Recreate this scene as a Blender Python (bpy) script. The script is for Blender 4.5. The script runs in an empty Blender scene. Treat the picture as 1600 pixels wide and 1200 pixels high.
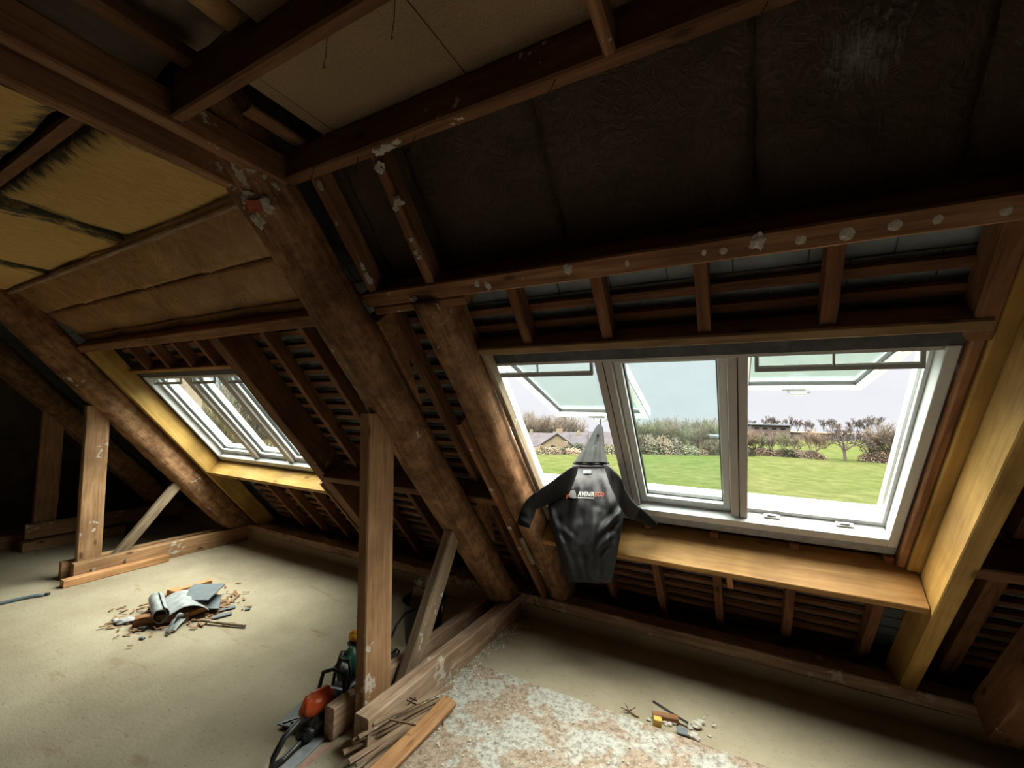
import bpy, bmesh, math, random
from mathutils import Vector, Matrix, noise
random.seed(7)
SC = bpy.context.scene
COL = SC.collection
PI = math.pi

# ------------------------------------------------------------------ camera
F_PX = 660.92
RC = ((0.88164723, 0.4713938, 0.02204658), (-0.01124961, 0.06769879, -0.99764238), (-0.47177496, 0.87932062, 0.06498945))
EYE = Vector((0, 0, 1.5))
cd = bpy.data.cameras.new('camera')
cam = bpy.data.objects.new('camera', cd)
COL.objects.link(cam)
cd.sensor_width = 36.0
cd.lens = F_PX / 1600 * 36.0
cd.clip_start = 0.02
cd.clip_end = 2000
cam.matrix_world = Matrix(((RC[0][0], -RC[1][0], -RC[2][0], EYE.x), (RC[0][1], -RC[1][1], -RC[2][1], EYE.y),
                           (RC[0][2], -RC[1][2], -RC[2][2], EYE.z), (0, 0, 0, 1)))
SC.camera = cam

# ------------------------------------------------------------------ sky: bright overcast, strongest high up
SKY_LOW, SKY_HIGH = 0.98, 29.0
world = bpy.data.worlds.new('overcast_sky')
SC.world = world
world.use_nodes = True
wt = world.node_tree
wt.nodes.clear()
wo = wt.nodes.new('ShaderNodeOutputWorld')
wb = wt.nodes.new('ShaderNodeBackground')
tc = wt.nodes.new('ShaderNodeTexCoord')
sx = wt.nodes.new('ShaderNodeSeparateXYZ')
wt.links.new(tc.outputs['Generated'], sx.inputs[0])
mr = wt.nodes.new('ShaderNodeMapRange')
mr.interpolation_type = 'SMOOTHSTEP'
mr.inputs['From Min'].default_value = 0.26
mr.inputs['From Max'].default_value = 0.75
mr.inputs['To Min'].default_value = SKY_LOW
mr.inputs['To Max'].default_value = SKY_HIGH
wt.links.new(sx.outputs['Z'], mr.inputs['Value'])
cl = wt.nodes.new('ShaderNodeTexNoise')
cl.inputs['Scale'].default_value = 2.2
cl.inputs['Detail'].default_value = 3
cmap = wt.nodes.new('ShaderNodeMapping')
cmap.inputs['Scale'].default_value = (1, 1, 3.5)
wt.links.new(tc.outputs['Generated'], cmap.inputs[0])
wt.links.new(cmap.outputs[0], cl.inputs['Vector'])
cr = wt.nodes.new('ShaderNodeValToRGB')
cr.color_ramp.elements[0].position = 0.3
cr.color_ramp.elements[0].color = (0.86, 0.88, 0.93, 1)
cr.color_ramp.elements[1].position = 0.7
cr.color_ramp.elements[1].color = (0.96, 0.96, 1.0, 1)
wt.links.new(cl.outputs['Fac'], cr.inputs[0])
wm = wt.nodes.new('ShaderNodeMix')
wm.data_type = 'RGBA'
m2 = wt.nodes.new('ShaderNodeMapRange')
m2.inputs['From Min'].default_value = 0.26
m2.inputs['From Max'].default_value = 0.6
wt.links.new(sx.outputs['Z'], m2.inputs['Value'])
wt.links.new(m2.outputs[0], wm.inputs[0])
wt.links.new(cr.outputs[0], wm.inputs[6])
wm.inputs[7].default_value = (1.0, 0.915, 0.80, 1)
wt.links.new(wm.outputs[2], wb.inputs['Color'])
wt.links.new(mr.outputs[0], wb.inputs['Strength'])
wt.links.new(wb.outputs[0], wo.inputs[0])

SC.view_settings.view_transform = 'Standard'
SC.view_settings.look = 'None'
SC.view_settings.exposure = 0.0
SC.view_settings.gamma = 1.0
SC.view_settings.use_curve_mapping = False
SC.cycles.use_denoising = True
SC.cycles.max_bounces = 10
SC.cycles.diffuse_bounces = 6
SC.cycles.transparent_max_bounces = 16
SC.cycles.sample_clamp_indirect = 8.0

# ------------------------------------------------------------------ roof frame: X along ridge, s down the slope, c outward
TH = math.radians(48.5)
NV = Vector((0, math.sin(TH), math.cos(TH)))
SV = Vector((0, math.cos(TH), -math.sin(TH)))


def W(X, s, c):
    return Vector((X, 0, 0)) + SV * s + NV * c


def ray(px, py):
    a, b = (px - 800) / F_PX, (py - 600) / F_PX
    return Vector([RC[0][i] * a + RC[1][i] * b + RC[2][i] for i in range(3)])


def on_z(px, py, z=0.0):
    d = ray(px, py)
    return EYE + d * ((z - EYE.z) / d.z)


def on_y(px, py, y):
    d = ray(px, py)
    return EYE + d * (y / d.y)


def on_c(px, py, c):
    d = ray(px, py)
    return EYE + d * ((c - NV.dot(EYE)) / NV.dot(d))


# portals: tell the sampler where the daylight comes in
def portal(name, X0, X1, s0, s1, c):
    l = bpy.data.lights.new(name, 'AREA')
    l.shape = 'RECTANGLE'
    l.size = X1 - X0
    l.size_y = s1 - s0
    l.cycles.is_portal = True
    o = bpy.data.objects.new(name, l)
    COL.objects.link(o)
    p = W((X0 + X1) / 2, (s0 + s1) / 2, c)
    z = NV
    x = Vector((1, 0, 0))
    y = z.cross(x)
    o.matrix_world = Matrix(((x.x, y.x, z.x, p.x), (x.y, y.y, z.y, p.y), (x.z, y.z, z.z, p.z), (0, 0, 0, 1)))


portal('window_portal', -1.19, 0.64, -0.11, 0.97, 2.69)
portal('window_portal_far', -4.80, -2.97, -0.11, 0.97, 2.69)


# ------------------------------------------------------------------ materials
def mat(name):
    m = bpy.data.materials.new(name)
    m.use_nodes = True
    nt = m.node_tree
    b = nt.nodes['Principled BSDF']
    return m, nt, b


def N(nt, kind, **kw):
    n = nt.nodes.new(kind)
    for k, v in kw.items():
        if hasattr(n, k):
            setattr(n, k, v)
        else:
            n.inputs[k.replace('_', ' ')].default_value = v
    return n


def ramp(nt, src, stops):
    r = nt.nodes.new('ShaderNodeValToRGB')
    e = r.color_ramp.elements
    while len(e) < len(stops):
        e.new(0.5)
    for i, (p, c) in enumerate(stops):
        e[i].position = p
        e[i].color = (c[0], c[1], c[2], 1)
    nt.links.new(src, r.inputs[0])
    return r


def mixc(nt, fac, a, b, blend='MIX'):
    m = nt.nodes.new('ShaderNodeMix')
    m.data_type = 'RGBA'
    m.blend_type = blend
    for i, v in ((0, fac), (6, a), (7, b)):
        if isinstance(v, (int, float)):
            m.inputs[i].default_value = v
        elif isinstance(v, tuple):
            m.inputs[i].default_value = (v[0], v[1], v[2], 1)
        else:
            nt.links.new(v, m.inputs[i])
    return m.outputs[2]


def coords(nt, scale=(1, 1, 1), loc=(0, 0, 0), rnd=False, kind='Object'):
    t = nt.nodes.new('ShaderNodeTexCoord')
    src = t.outputs[kind]
    if rnd:
        oi = nt.nodes.new('ShaderNodeObjectInfo')
        mu = nt.nodes.new('ShaderNodeMath')
        mu.operation = 'MULTIPLY'
        mu.inputs[1].default_value = 37.0
        nt.links.new(oi.outputs['Random'], mu.inputs[0])
        ad = nt.nodes.new('ShaderNodeVectorMath')
        ad.operation = 'ADD'
        nt.links.new(src, ad.inputs[0])
        nt.links.new(mu.outputs[0], ad.inputs[1])
        src = ad.outputs[0]
    m = nt.nodes.new('ShaderNodeMapping')
    m.inputs['Scale'].default_value = scale
    m.inputs['Location'].default_value = loc
    nt.links.new(src, m.inputs[0])
    return m.outputs[0]


def noisen(nt, vec, scale, detail=4, rough=0.55, dist=0.0):
    n = nt.nodes.new('ShaderNodeTexNoise')
    n.inputs['Scale'].default_value = scale
    n.inputs['Detail'].default_value = detail
    n.inputs['Roughness'].default_value = rough
    n.inputs['Distortion'].default_value = dist
    nt.links.new(vec, n.inputs['Vector'])
    return n.outputs['Fac']


def bump(nt, b, h, strength, dist=0.01):
    bn = nt.nodes.new('ShaderNodeBump')
    bn.inputs['Strength'].default_value = strength
    bn.inputs['Distance'].default_value = dist
    nt.links.new(h, bn.inputs['Height'])
    nt.links.new(bn.outputs[0], b.inputs['Normal'])


def wood(name, dark, mid, light, splat=0.0, knots=True, mottled=0.0, rough=0.8, gs=1.0, bs=0.5):
    m, nt, b = mat(name)
    v = coords(nt, (1.2 * gs, 16 * gs, 16 * gs), rnd=True)
    g = noisen(nt, v, 2.2, 7, 0.62, 0.9)
    r = ramp(nt, g, [(0.28, dark), (0.5, mid), (0.74, light)])
    col = r.outputs[0]
    v2 = coords(nt, (1, 1, 1), rnd=True)
    big = noisen(nt, v2, 3.0, 3)
    rb = ramp(nt, big, [(0.3, (0.62, 0.6, 0.58)), (0.7, (1.15, 1.15, 1.15))])
    col = mixc(nt, 1.0, col, rb.outputs[0], 'MULTIPLY')
    if mottled:
        mt = noisen(nt, v2, 14, 6, 0.7)
        rm = ramp(nt, mt, [(0.38, tuple(x * 0.42 for x in dark)), (0.6, (1, 1, 1))])
        col = mixc(nt, mottled, col, rm.outputs[0], 'MULTIPLY')
    if knots:
        vk = nt.nodes.new('ShaderNodeTexVoronoi')
        vk.inputs['Scale'].default_value = 1.0
        nt.links.new(coords(nt, (3.0, 8, 8), rnd=True), vk.inputs['Vector'])
        rk = ramp(nt, vk.outputs['Distance'], [(0.06, (1, 1, 1)), (0.13, (0, 0, 0))])
        col = mixc(nt, rk.outputs[0], col, tuple(x * 0.45 for x in dark))
    if splat:
        sp = noisen(nt, v2, 26, 5, 0.6)
        s2 = noisen(nt, v2, 3.5, 2, 0.5)
        mu = nt.nodes.new('ShaderNodeMath')
        mu.operation = 'MULTIPLY'
        nt.links.new(sp, mu.inputs[0])
        nt.links.new(s2, mu.inputs[1])
        rs = ramp(nt, mu.outputs[0], [(0.365 - splat, (0, 0, 0)), (0.395 - splat, (1, 1, 1))])
        col = mixc(nt, rs.outputs[0], col, (0.55, 0.48, 0.42))
    nt.links.new(col, b.inputs['Base Color'])
    b.inputs['Roughness'].default_value = rough
    b.inputs['Specular IOR Level'].default_value = 0.25
    bump(nt, b, g, bs, 0.004)
    return m


M = {}
M['beam'] = wood('old_sawn_timber', (0.14, 0.062, 0.028), (0.29, 0.138, 0.066), (0.42, 0.225, 0.115), splat=-0.03)
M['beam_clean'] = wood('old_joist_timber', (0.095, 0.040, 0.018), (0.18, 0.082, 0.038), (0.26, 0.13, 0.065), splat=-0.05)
M['post'] = wood('sawn_post_timber', (0.26, 0.135, 0.065), (0.41, 0.23, 0.12), (0.52, 0.33, 0.19), splat=-0.025)
M['log'] = wood('hewn_log_timber', (0.20, 0.095, 0.045), (0.36, 0.185, 0.092), (0.48, 0.29, 0.165), splat=-0.02, mottled=0.55, bs=0.9, knots=False)
M['rafter'] = wood('rafter_timber', (0.10, 0.04, 0.018), (0.22, 0.095, 0.045), (0.33, 0.17, 0.09))
M['brace'] = wood('grey_brace_timber', (0.16, 0.11, 0.075), (0.30, 0.22, 0.15), (0.42, 0.33, 0.25), splat=-0.01)
M['yellow'] = wood('yellow_treated_timber', (0.33, 0.185, 0.048), (0.45, 0.265, 0.072), (0.54, 0.345, 0.115), bs=0.2, rough=0.6)
M['sill'] = wood('orange_planed_timber', (0.29, 0.14, 0.042), (0.40, 0.205, 0.065), (0.50, 0.285, 0.10), bs=0.2, rough=0.55)
M['lath'] = wood('lath_timber', (0.16, 0.10, 0.065), (0.32, 0.21, 0.14), (0.46, 0.33, 0.24), splat=-0.01, gs=2)
M['header'] = wood('pale_brown_timber', (0.22, 0.13, 0.06), (0.32, 0.20, 0.10), (0.40, 0.27, 0.15), bs=0.2)
M['orange'] = wood('orange_board_timber', (0.34, 0.15, 0.06), (0.52, 0.26, 0.12), (0.66, 0.38, 0.2), gs=1.2)
M['dusty'] = wood('dusty_timber', (0.28, 0.16, 0.10), (0.44, 0.29, 0.2), (0.62, 0.5, 0.4), splat=0.02)


def simple(name, col, rough=0.6, metal=0.0, var=0.0, vs=8, bs=0.0, spec=0.3):
    m, nt, b = mat(name)
    b.inputs['Roughness'].default_value = rough
    b.inputs['Metallic'].default_value = metal
    b.inputs['Specular IOR Level'].default_value = spec
    v = coords(nt)
    g = noisen(nt, v, vs, 5)
    lo = tuple(max(0, x * (1 - var)) for x in col)
    hi = tuple(min(1, x * (1 + var)) for x in col)
    r = ramp(nt, g, [(0.3, lo), (0.7, hi)])
    nt.links.new(r.outputs[0], b.inputs['Base Color'])
    if bs:
        bump(nt, b, g, bs, 0.01)
    return m


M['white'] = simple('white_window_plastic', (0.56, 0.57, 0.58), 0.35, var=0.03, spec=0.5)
M['shaded_white'] = simple('shaded_window_plastic', (0.46, 0.43, 0.42), 0.4, var=0.03)  # white window plastic again, with shade put into a darker colour
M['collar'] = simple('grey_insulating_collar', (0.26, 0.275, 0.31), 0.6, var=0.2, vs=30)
M['collar_shaded'] = simple('shaded_insulating_collar', (0.075, 0.075, 0.085), 0.7, var=0.3, vs=20)  # head copy of the grey collar, its shade put into the colour
M['gasket'] = simple('black_rubber', (0.02, 0.02, 0.02), 0.5)
M['slate'] = simple('slate', (0.27, 0.30, 0.32), 0.7, var=0.3, vs=7, bs=0.3)
M['slate_tile'] = simple('blue_grey_slate', (0.13, 0.15, 0.175), 0.55, var=0.2, vs=10, bs=0.2)
M['gable'] = simple('dark_rough_render', (0.13, 0.10, 0.08), 0.95, var=0.4, vs=5, bs=0.6)
M['plaster'] = simple('plaster_blob', (0.50, 0.44, 0.40), 0.9, var=0.25, vs=60, bs=0.8)
M['brick'] = simple('red_brick', (0.42, 0.10, 0.05), 0.9, var=0.3, vs=30, bs=0.5)
M['metal'] = simple('grey_metal', (0.42, 0.42, 0.42), 0.35, metal=0.8)
M['black'] = simple('black_plastic', (0.018, 0.018, 0.02), 0.4, spec=0.5)
M['orange_plastic'] = simple('orange_plastic', (0.72, 0.10, 0.02), 0.35, var=0.1, spec=0.5)
M['green_plastic'] = simple('dark_green_plastic', (0.012, 0.075, 0.05), 0.4, var=0.1, spec=0.5)
M['yellow_plastic'] = simple('yellow_plastic', (0.75, 0.38, 0.02), 0.45)
M['paper'] = simple('white_sheeting', (0.33, 0.345, 0.36), 0.6, var=0.25, vs=18, bs=0.2)
M['plastic_film'] = simple('grey_plastic_film', (0.42, 0.40, 0.42), 0.35, var=0.3, vs=20, bs=0.5)
M['stone'] = simple('pale_rubble', (0.52, 0.48, 0.42), 0.95, var=0.3, vs=30, bs=0.6)
M['shaving'] = simple('wood_shavings', (0.28, 0.15, 0.08), 0.95, var=0.4, vs=60)
M['foam'] = simple('yellow_foam', (0.62, 0.42, 0.10), 0.9, var=0.1)
M['wire'] = simple('dark_wire', (0.03, 0.022, 0.018), 0.6)
M['cable'] = simple('blue_grey_hose', (0.10, 0.13, 0.16), 0.45, var=0.2)
M['chalk'] = simple('red_chalk', (0.46, 0.27, 0.23), 0.95, var=0.2, vs=40)
M['cardboard'] = simple('brown_cardboard', (0.22, 0.14, 0.10), 0.9, var=0.3)
M['bag'] = simple('crumpled_grey_bag', (0.32, 0.31, 0.30), 0.6, var=0.3, vs=25, bs=0.5)

# glass
m, nt, b = mat('window_glass')
nt.nodes.remove(b)
tr = nt.nodes.new('ShaderNodeBsdfTransparent')
tr.inputs[0].default_value = (0.89, 0.965, 0.95, 1)
gl = nt.nodes.new('ShaderNodeBsdfGlossy')
gl.inputs['Roughness'].default_value = 0.02
gl.inputs['Color'].default_value = (0.9, 1, 0.97, 1)
lw = nt.nodes.new('ShaderNodeLayerWeight')
lw.inputs['Blend'].default_value = 0.5
pw = nt.nodes.new('ShaderNodeMath')
pw.operation = 'POWER'
pw.inputs[1].default_value = 5.0
nt.links.new(lw.outputs['Facing'], pw.inputs[0])
fr = nt.nodes.new('ShaderNodeMath')
fr.operation = 'MULTIPLY_ADD'
fr.inputs[1].default_value = 0.7
fr.inputs[2].default_value = 0.03
nt.links.new(pw.outputs[0], fr.inputs[0])
ms = nt.nodes.new('ShaderNodeMixShader')
nt.links.new(fr.outputs[0], ms.inputs[0])
nt.links.new(tr.outputs[0], ms.inputs[1])
nt.links.new(gl.outputs[0], ms.inputs[2])
nt.links.new(ms.outputs[0], nt.nodes['Material Output'].inputs[0])
M['glass'] = m

# chipboard ceiling
m, nt, b = mat('chipboard')
v = coords(nt)
g = noisen(nt, v, 160, 3, 0.7)
r = ramp(nt, g, [(0.3, (0.20, 0.125, 0.072)), (0.7, (0.30, 0.20, 0.12))])
g2 = noisen(nt, v, 2, 3)
r2 = ramp(nt, g2, [(0.3, (0.75, 0.75, 0.75)), (0.7, (1.1, 1.1, 1.1))])
nt.links.new(mixc(nt, 1.0, r.outputs[0], r2.outputs[0], 'MULTIPLY'), b.inputs['Base Color'])
b.inputs['Roughness'].default_value = 0.9
bump(nt, b, g, 0.3, 0.003)
M['chip'] = m

# dusty floor
m, nt, b = mat('dusty_screed')
v = coords(nt)
g = noisen(nt, v, 1.4, 6, 0.6)
r = ramp(nt, g, [(0.3, (0.285, 0.235, 0.170)), (0.52, (0.375, 0.315, 0.232)), (0.72, (0.445, 0.385, 0.290))])
g2 = noisen(nt, coords(nt, (1, 1.6, 1)), 36, 5, 0.65)
r2 = ramp(nt, g2, [(0.30, (0.50, 0.45, 0.38)), (0.40, (1, 1, 1))])
col = mixc(nt, 0.8, r.outputs[0], r2.outputs[0], 'MULTIPLY')
g3 = noisen(nt, coords(nt, (1.4, 5.5, 1), (3.3, 1, 0)), 1.3, 4, 0.6, 0.5)
r3 = ramp(nt, g3, [(0.62, (1, 1, 1)), (0.74, (0.74, 0.62, 0.5))])
col = mixc(nt, 1.0, col, r3.outputs[0], 'MULTIPLY')
nt.links.new(col, b.inputs['Base Color'])
b.inputs['Roughness'].default_value = 0.95
b.inputs['Specular IOR Level'].default_value = 0.1
bump(nt, b, g2, 0.45, 0.008)
M['floor'] = m

# worn slab: pale skim flaked off a pinkish brown base
m, nt, b = mat('worn_painted_slab')
v = coords(nt)
g = noisen(nt, v, 4.2, 9, 0.66, 0.4)
r = ramp(nt, g, [(0.47, (0.44, 0.42, 0.39)), (0.53, (0.36, 0.27, 0.21))])
g2 = noisen(nt, v, 45, 4, 0.7)
r2 = ramp(nt, g2, [(0.36, (0.55, 0.50, 0.46)), (0.58, (1.1, 1.1, 1.1))])
g4 = noisen(nt, v, 110, 2, 0.5)
r4 = ramp(nt, g4, [(0.66, (0, 0, 0)), (0.70, (1, 1, 1))])
col = mixc(nt, 1.0, r.outputs[0], r2.outputs[0], 'MULTIPLY')
col = mixc(nt, r4.outputs[0], col, (0.58, 0.55, 0.50))
nt.links.new(col, b.inputs['Base Color'])
b.inputs['Roughness'].default_value = 0.9
bump(nt, b, g, 0.4, 0.01)
M['slab'] = m


def kraft(name, c0, c1, wr=14):
    m, nt, b = mat(name)
    v = coords(nt)
    g = noisen(nt, v, 3, 5, 0.6)
    r = ramp(nt, g, [(0.3, c0), (0.7, c1)])
    g2 = noisen(nt, coords(nt, (1, 1, 1)), wr, 7, 0.6, 2.2)
    r2 = ramp(nt, g2, [(0.35, (0.72, 0.72, 0.72)), (0.6, (1.1, 1.1, 1.1))])
    nt.links.new(mixc(nt, 0.8, r.outputs[0], r2.outputs[0], 'MULTIPLY'), b.inputs['Base Color'])
    b.inputs['Roughness'].default_value = 0.55
    b.inputs['Specular IOR Level'].default_value = 0.3
    bump(nt, b, g2, 0.6, 0.02)
    return m


M['kraft_dark'] = kraft('dark_kraft_facing', (0.072, 0.043, 0.030), (0.118, 0.073, 0.050), 22)
M['kraft'] = kraft('brown_kraft_facing', (0.30, 0.155, 0.062), (0.44, 0.24, 0.10), 6)
M['kraft_pale'] = kraft('pale_glass_wool_roll', (0.24, 0.165, 0.12), (0.34, 0.25, 0.19), 6)

# yellow glass wool with grey dusty edges
m, nt, b = mat('yellow_glass_wool')
v = coords(nt, (14, 3, 3))
g = noisen(nt, v, 5, 6, 0.7, 0.5)
r = ramp(nt, g, [(0.25, (0.46, 0.26, 0.07)), (0.5, (0.62, 0.39, 0.13)), (0.75, (0.70, 0.48, 0.20))])
tcn = nt.nodes.new('ShaderNodeTexCoord')
sp = nt.nodes.new('ShaderNodeSeparateXYZ')
nt.links.new(tcn.outputs['Generated'], sp.inputs[0])


def edge(o):
    a = N(nt, 'ShaderNodeMath', operation='SUBTRACT')
    nt.links.new(sp.outputs[o], a.inputs[0])
    a.inputs[1].default_value = 0.5
    c = N(nt, 'ShaderNodeMath', operation='ABSOLUTE')
    nt.links.new(a.outputs[0], c.inputs[0])
    return c.outputs[0]


mx = N(nt, 'ShaderNodeMath', operation='MAXIMUM')
nt.links.new(edge(0), mx.inputs[0])
nt.links.new(edge(1), mx.inputs[1])
ng = noisen(nt, coords(nt, (9, 3, 3)), 3, 5, 0.7)
ad = N(nt, 'ShaderNodeMath', operation='MULTIPLY_ADD')
nt.links.new(ng, ad.inputs[0])
ad.inputs[1].default_value = 0.35
nt.links.new(mx.outputs[0], ad.inputs[2])
re = ramp(nt, ad.outputs[0], [(0.60, (0, 0, 0)), (0.66, (1, 1, 1))])
nt.links.new(mixc(nt, re.outputs[0], r.outputs[0], (0.085, 0.072, 0.040)), b.inputs['Base Color'])
b.inputs['Roughness'].default_value = 0.95
bump(nt, b, g, 0.8, 0.012)
M['wool'] = m

# jacket fabric
m, nt, b = mat('charcoal_softshell')
g = noisen(nt, coords(nt), 9, 5, 0.6, 1.0)
r = ramp(nt, g, [(0.3, (0.019, 0.018, 0.021)), (0.7, (0.028, 0.0265, 0.030))])
nt.links.new(r.outputs[0], b.inputs['Base Color'])
b.inputs['Roughness'].default_value = 0.55
b.inputs['Specular IOR Level'].default_value = 0.22
bump(nt, b, g, 0.25, 0.02)
M['jacket'] = m
M['hood'] = simple('grey_hood_lining', (0.0095, 0.0095, 0.010), 0.85, var=0.3, vs=20, bs=0.3)
M['cuff'] = simple('black_knit_cuff', (0.004, 0.004, 0.0045), 0.9, var=0.3, vs=60)
M['logo_white'] = simple('white_print', (0.40, 0.40, 0.40), 0.6)
M['logo_orange'] = simple('orange_print', (0.50, 0.085, 0.025), 0.6)
M['label'] = simple('grey_reflective_tab', (0.06, 0.068, 0.08), 0.5)

# outdoors
m, nt, b = mat('meadow_grass')
v = coords(nt)
g = noisen(nt, v, 0.9, 8, 0.7)
r = ramp(nt, g, [(0.3, (0.0215, 0.029, 0.0095)), (0.5, (0.0315, 0.040, 0.0145)), (0.7, (0.047, 0.054, 0.022))])
g2 = noisen(nt, coords(nt, (1, 1, 1)), 0.05, 3)
r2 = ramp(nt, g2, [(0.3, (0.85, 0.95, 0.8)), (0.7, (1.15, 1.05, 1.2))])
nt.links.new(mixc(nt, 1, r.outputs[0], r2.outputs[0], 'MULTIPLY'), b.inputs['Base Color'])
b.inputs['Roughness'].default_value = 1.0
b.inputs['Specular IOR Level'].default_value = 0.0
bump(nt, b, g, 1.0, 0.3)
M['grass'] = m


def flat(name, col, var=0.3, vs=0.6):
    m = simple(name, col, 1.0, var=var, vs=vs, spec=0.0)
    return m


M['bark'] = flat('grey_bark', (0.060, 0.052, 0.048))
M['twig'] = flat('brown_twigs', (0.100, 0.088, 0.073))
M['twig_green'] = flat('lichen_green_twigs', (0.086, 0.090, 0.062))
M['twig_rust'] = flat('rusty_twigs', (0.105, 0.082, 0.063))
M['leaf'] = flat('dark_evergreen', (0.034, 0.045, 0.030))
M['house'] = flat('cream_render', (0.11, 0.093, 0.066), 0.1)
M['roof_slate'] = flat('roof_slates', (0.038, 0.038, 0.042), 0.2)
M['pane_dark'] = flat('dark_pane', (0.009, 0.01, 0.012), 0.1)
M['blue_clad'] = flat('blue_cladding', (0.015, 0.023, 0.045), 0.1)
M['pink_clad'] = flat('pale_pink_cladding', (0.055, 0.045, 0.043), 0.1)
M['white_clad'] = flat('white_sheet_roof', (0.06, 0.068, 0.08), 0.1)


# ------------------------------------------------------------------ builders
def link(name, me, m, parent=None):
    o = bpy.data.objects.new(name, me)
    COL.objects.link(o)
    if m:
        me.materials.append(M[m])
    if parent:
        o.parent = parent
    return o


def tag(o, label=None, cat=None, group=None, kind=None):
    if label:
        o['label'] = label
    if cat:
        o['category'] = cat
    if group:
        o['group'] = group
    if kind:
        o['kind'] = kind
    return o


def empty(name, loc=(0, 0, 0)):
    o = bpy.data.objects.new(name, None)
    COL.objects.link(o)
    o.location = loc
    o.empty_display_size = 0.1
    return o


def frame_of(a, b, up):
    x = (b - a).normalized()
    z = (up - x * up.dot(x)).normalized()
    y = z.cross(x)
    return Matrix(((x.x, y.x, z.x, a.x), (x.y, y.y, z.y, a.y), (x.z, y.z, z.z, a.z), (0, 0, 0, 1)))


def beam_mesh(L, w, h, jit=0.0, ch=0.006, seg=0.12, rnd=0.0, bow=0.0, taper=1.0):
    bm = bmesh.new()
    n = max(1, int(L / seg))
    if jit == 0 and bow == 0:
        n = 1
    if rnd > 0:
        prof = []
        K = 20
        for k in range(K):
            t = 2 * PI * k / K
            e = 1 - rnd
            cx, sy = math.cos(t), math.sin(t)
            p = 0.35 + 0.65 * rnd
            prof.append((math.copysign(abs(cx) ** p, cx) * w / 2, math.copysign(abs(sy) ** p, sy) * h / 2))
    else:
        a, c = w / 2, h / 2
        prof = [(-a + ch, -c), (a - ch, -c), (a, -c + ch), (a, c - ch), (a - ch, c), (-a + ch, c), (-a, c - ch), (-a, -c + ch)]
    off = random.random() * 100
    rings = []
    for i in range(n + 1):
        x = L * i / n
        sc = 1 + (taper - 1) * i / n
        by = bow * math.sin(PI * i / n)
        ring = []
        for k, (py, pz) in enumerate(prof):
            d = noise.noise(Vector((x * 2.2 + off, py * 9, pz * 9))) * jit
            d2 = noise.noise(Vector((x * 9 + off, py * 25, pz * 25 + 7))) * jit * 0.5
            q = math.hypot(py, pz) or 1
            ring.append(bm.verts.new((x, (py * sc) * (1 + (d + d2) / q) + by, (pz * sc) * (1 + (d + d2) / q))))
        rings.append(ring)
    P = len(prof)
    for i in range(n):
        for k in range(P):
            bm.faces.new((rings[i][k], rings[i][(k + 1) % P], rings[i + 1][(k + 1) % P], rings[i + 1][k]))
    bm.faces.new(rings[0][::-1])
    bm.faces.new(rings[-1])
    bmesh.ops.recalc_face_normals(bm, faces=bm.faces)
    me = bpy.data.meshes.new('beam')
    bm.to_mesh(me)
    bm.free()
    if rnd > 0:
        for p in me.polygons:
            p.use_smooth = len(p.vertices) == 4
    return me


def timber(name, a, b, w, h, up, m, parent=None, **kw):
    a, b, up = Vector(a), Vector(b), Vector(up)
    me = beam_mesh((b - a).length, w, h, **kw)
    o = link(name, me, m)
    mw = frame_of(a, b, up)
    if parent:
        o.parent = parent
        o.matrix_world = mw
        o.matrix_parent_inverse = Matrix()
        o.matrix_local = parent.matrix_world.inverted() @ mw
    else:
        o.matrix_world = mw
    return o


def roof_x(name, X0, X1, s0, s1, c0, c1, m, **kw):
    s, c = (s0 + s1) / 2, (c0 + c1) / 2
    return timber(name, W(X0, s, c), W(X1, s, c), abs(s1 - s0), abs(c1 - c0), NV, m, **kw)


def roof_s(name, X0, X1, s0, s1, c0, c1, m, **kw):
    X, c = (X0 + X1) / 2, (c0 + c1) / 2
    return timber(name, W(X, s0, c), W(X, s1, c), abs(X1 - X0), abs(c1 - c0), NV, m, **kw)


def boxes(name, lst, m, parent=None, tf=None, bev=0.0):
    """lst of (x0,x1,y0,y1,z0,z1); tf maps coordinates"""
    bm = bmesh.new()
    for x0, x1, y0, y1, z0, z1 in lst:
        vs = [bm.verts.new(tf(x, y, z) if tf else (x, y, z)) for x in (x0, x1) for y in (y0, y1) for z in (z0, z1)]
        for f in ((0, 1, 3, 2), (4, 6, 7, 5), (0, 4, 5, 1), (2, 3, 7, 6), (0, 2, 6, 4), (1, 5, 7, 3)):
            bm.faces.new([vs[i] for i in f])
    bmesh.ops.recalc_face_normals(bm, faces=bm.faces)
    if bev:
        bmesh.ops.bevel(bm, geom=list(bm.edges), offset=bev, segments=2, affect='EDGES', profile=0.5)
    me = bpy.data.meshes.new(name)
    bm.to_mesh(me)
    bm.free()
    return link(name, me, m, parent)


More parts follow.
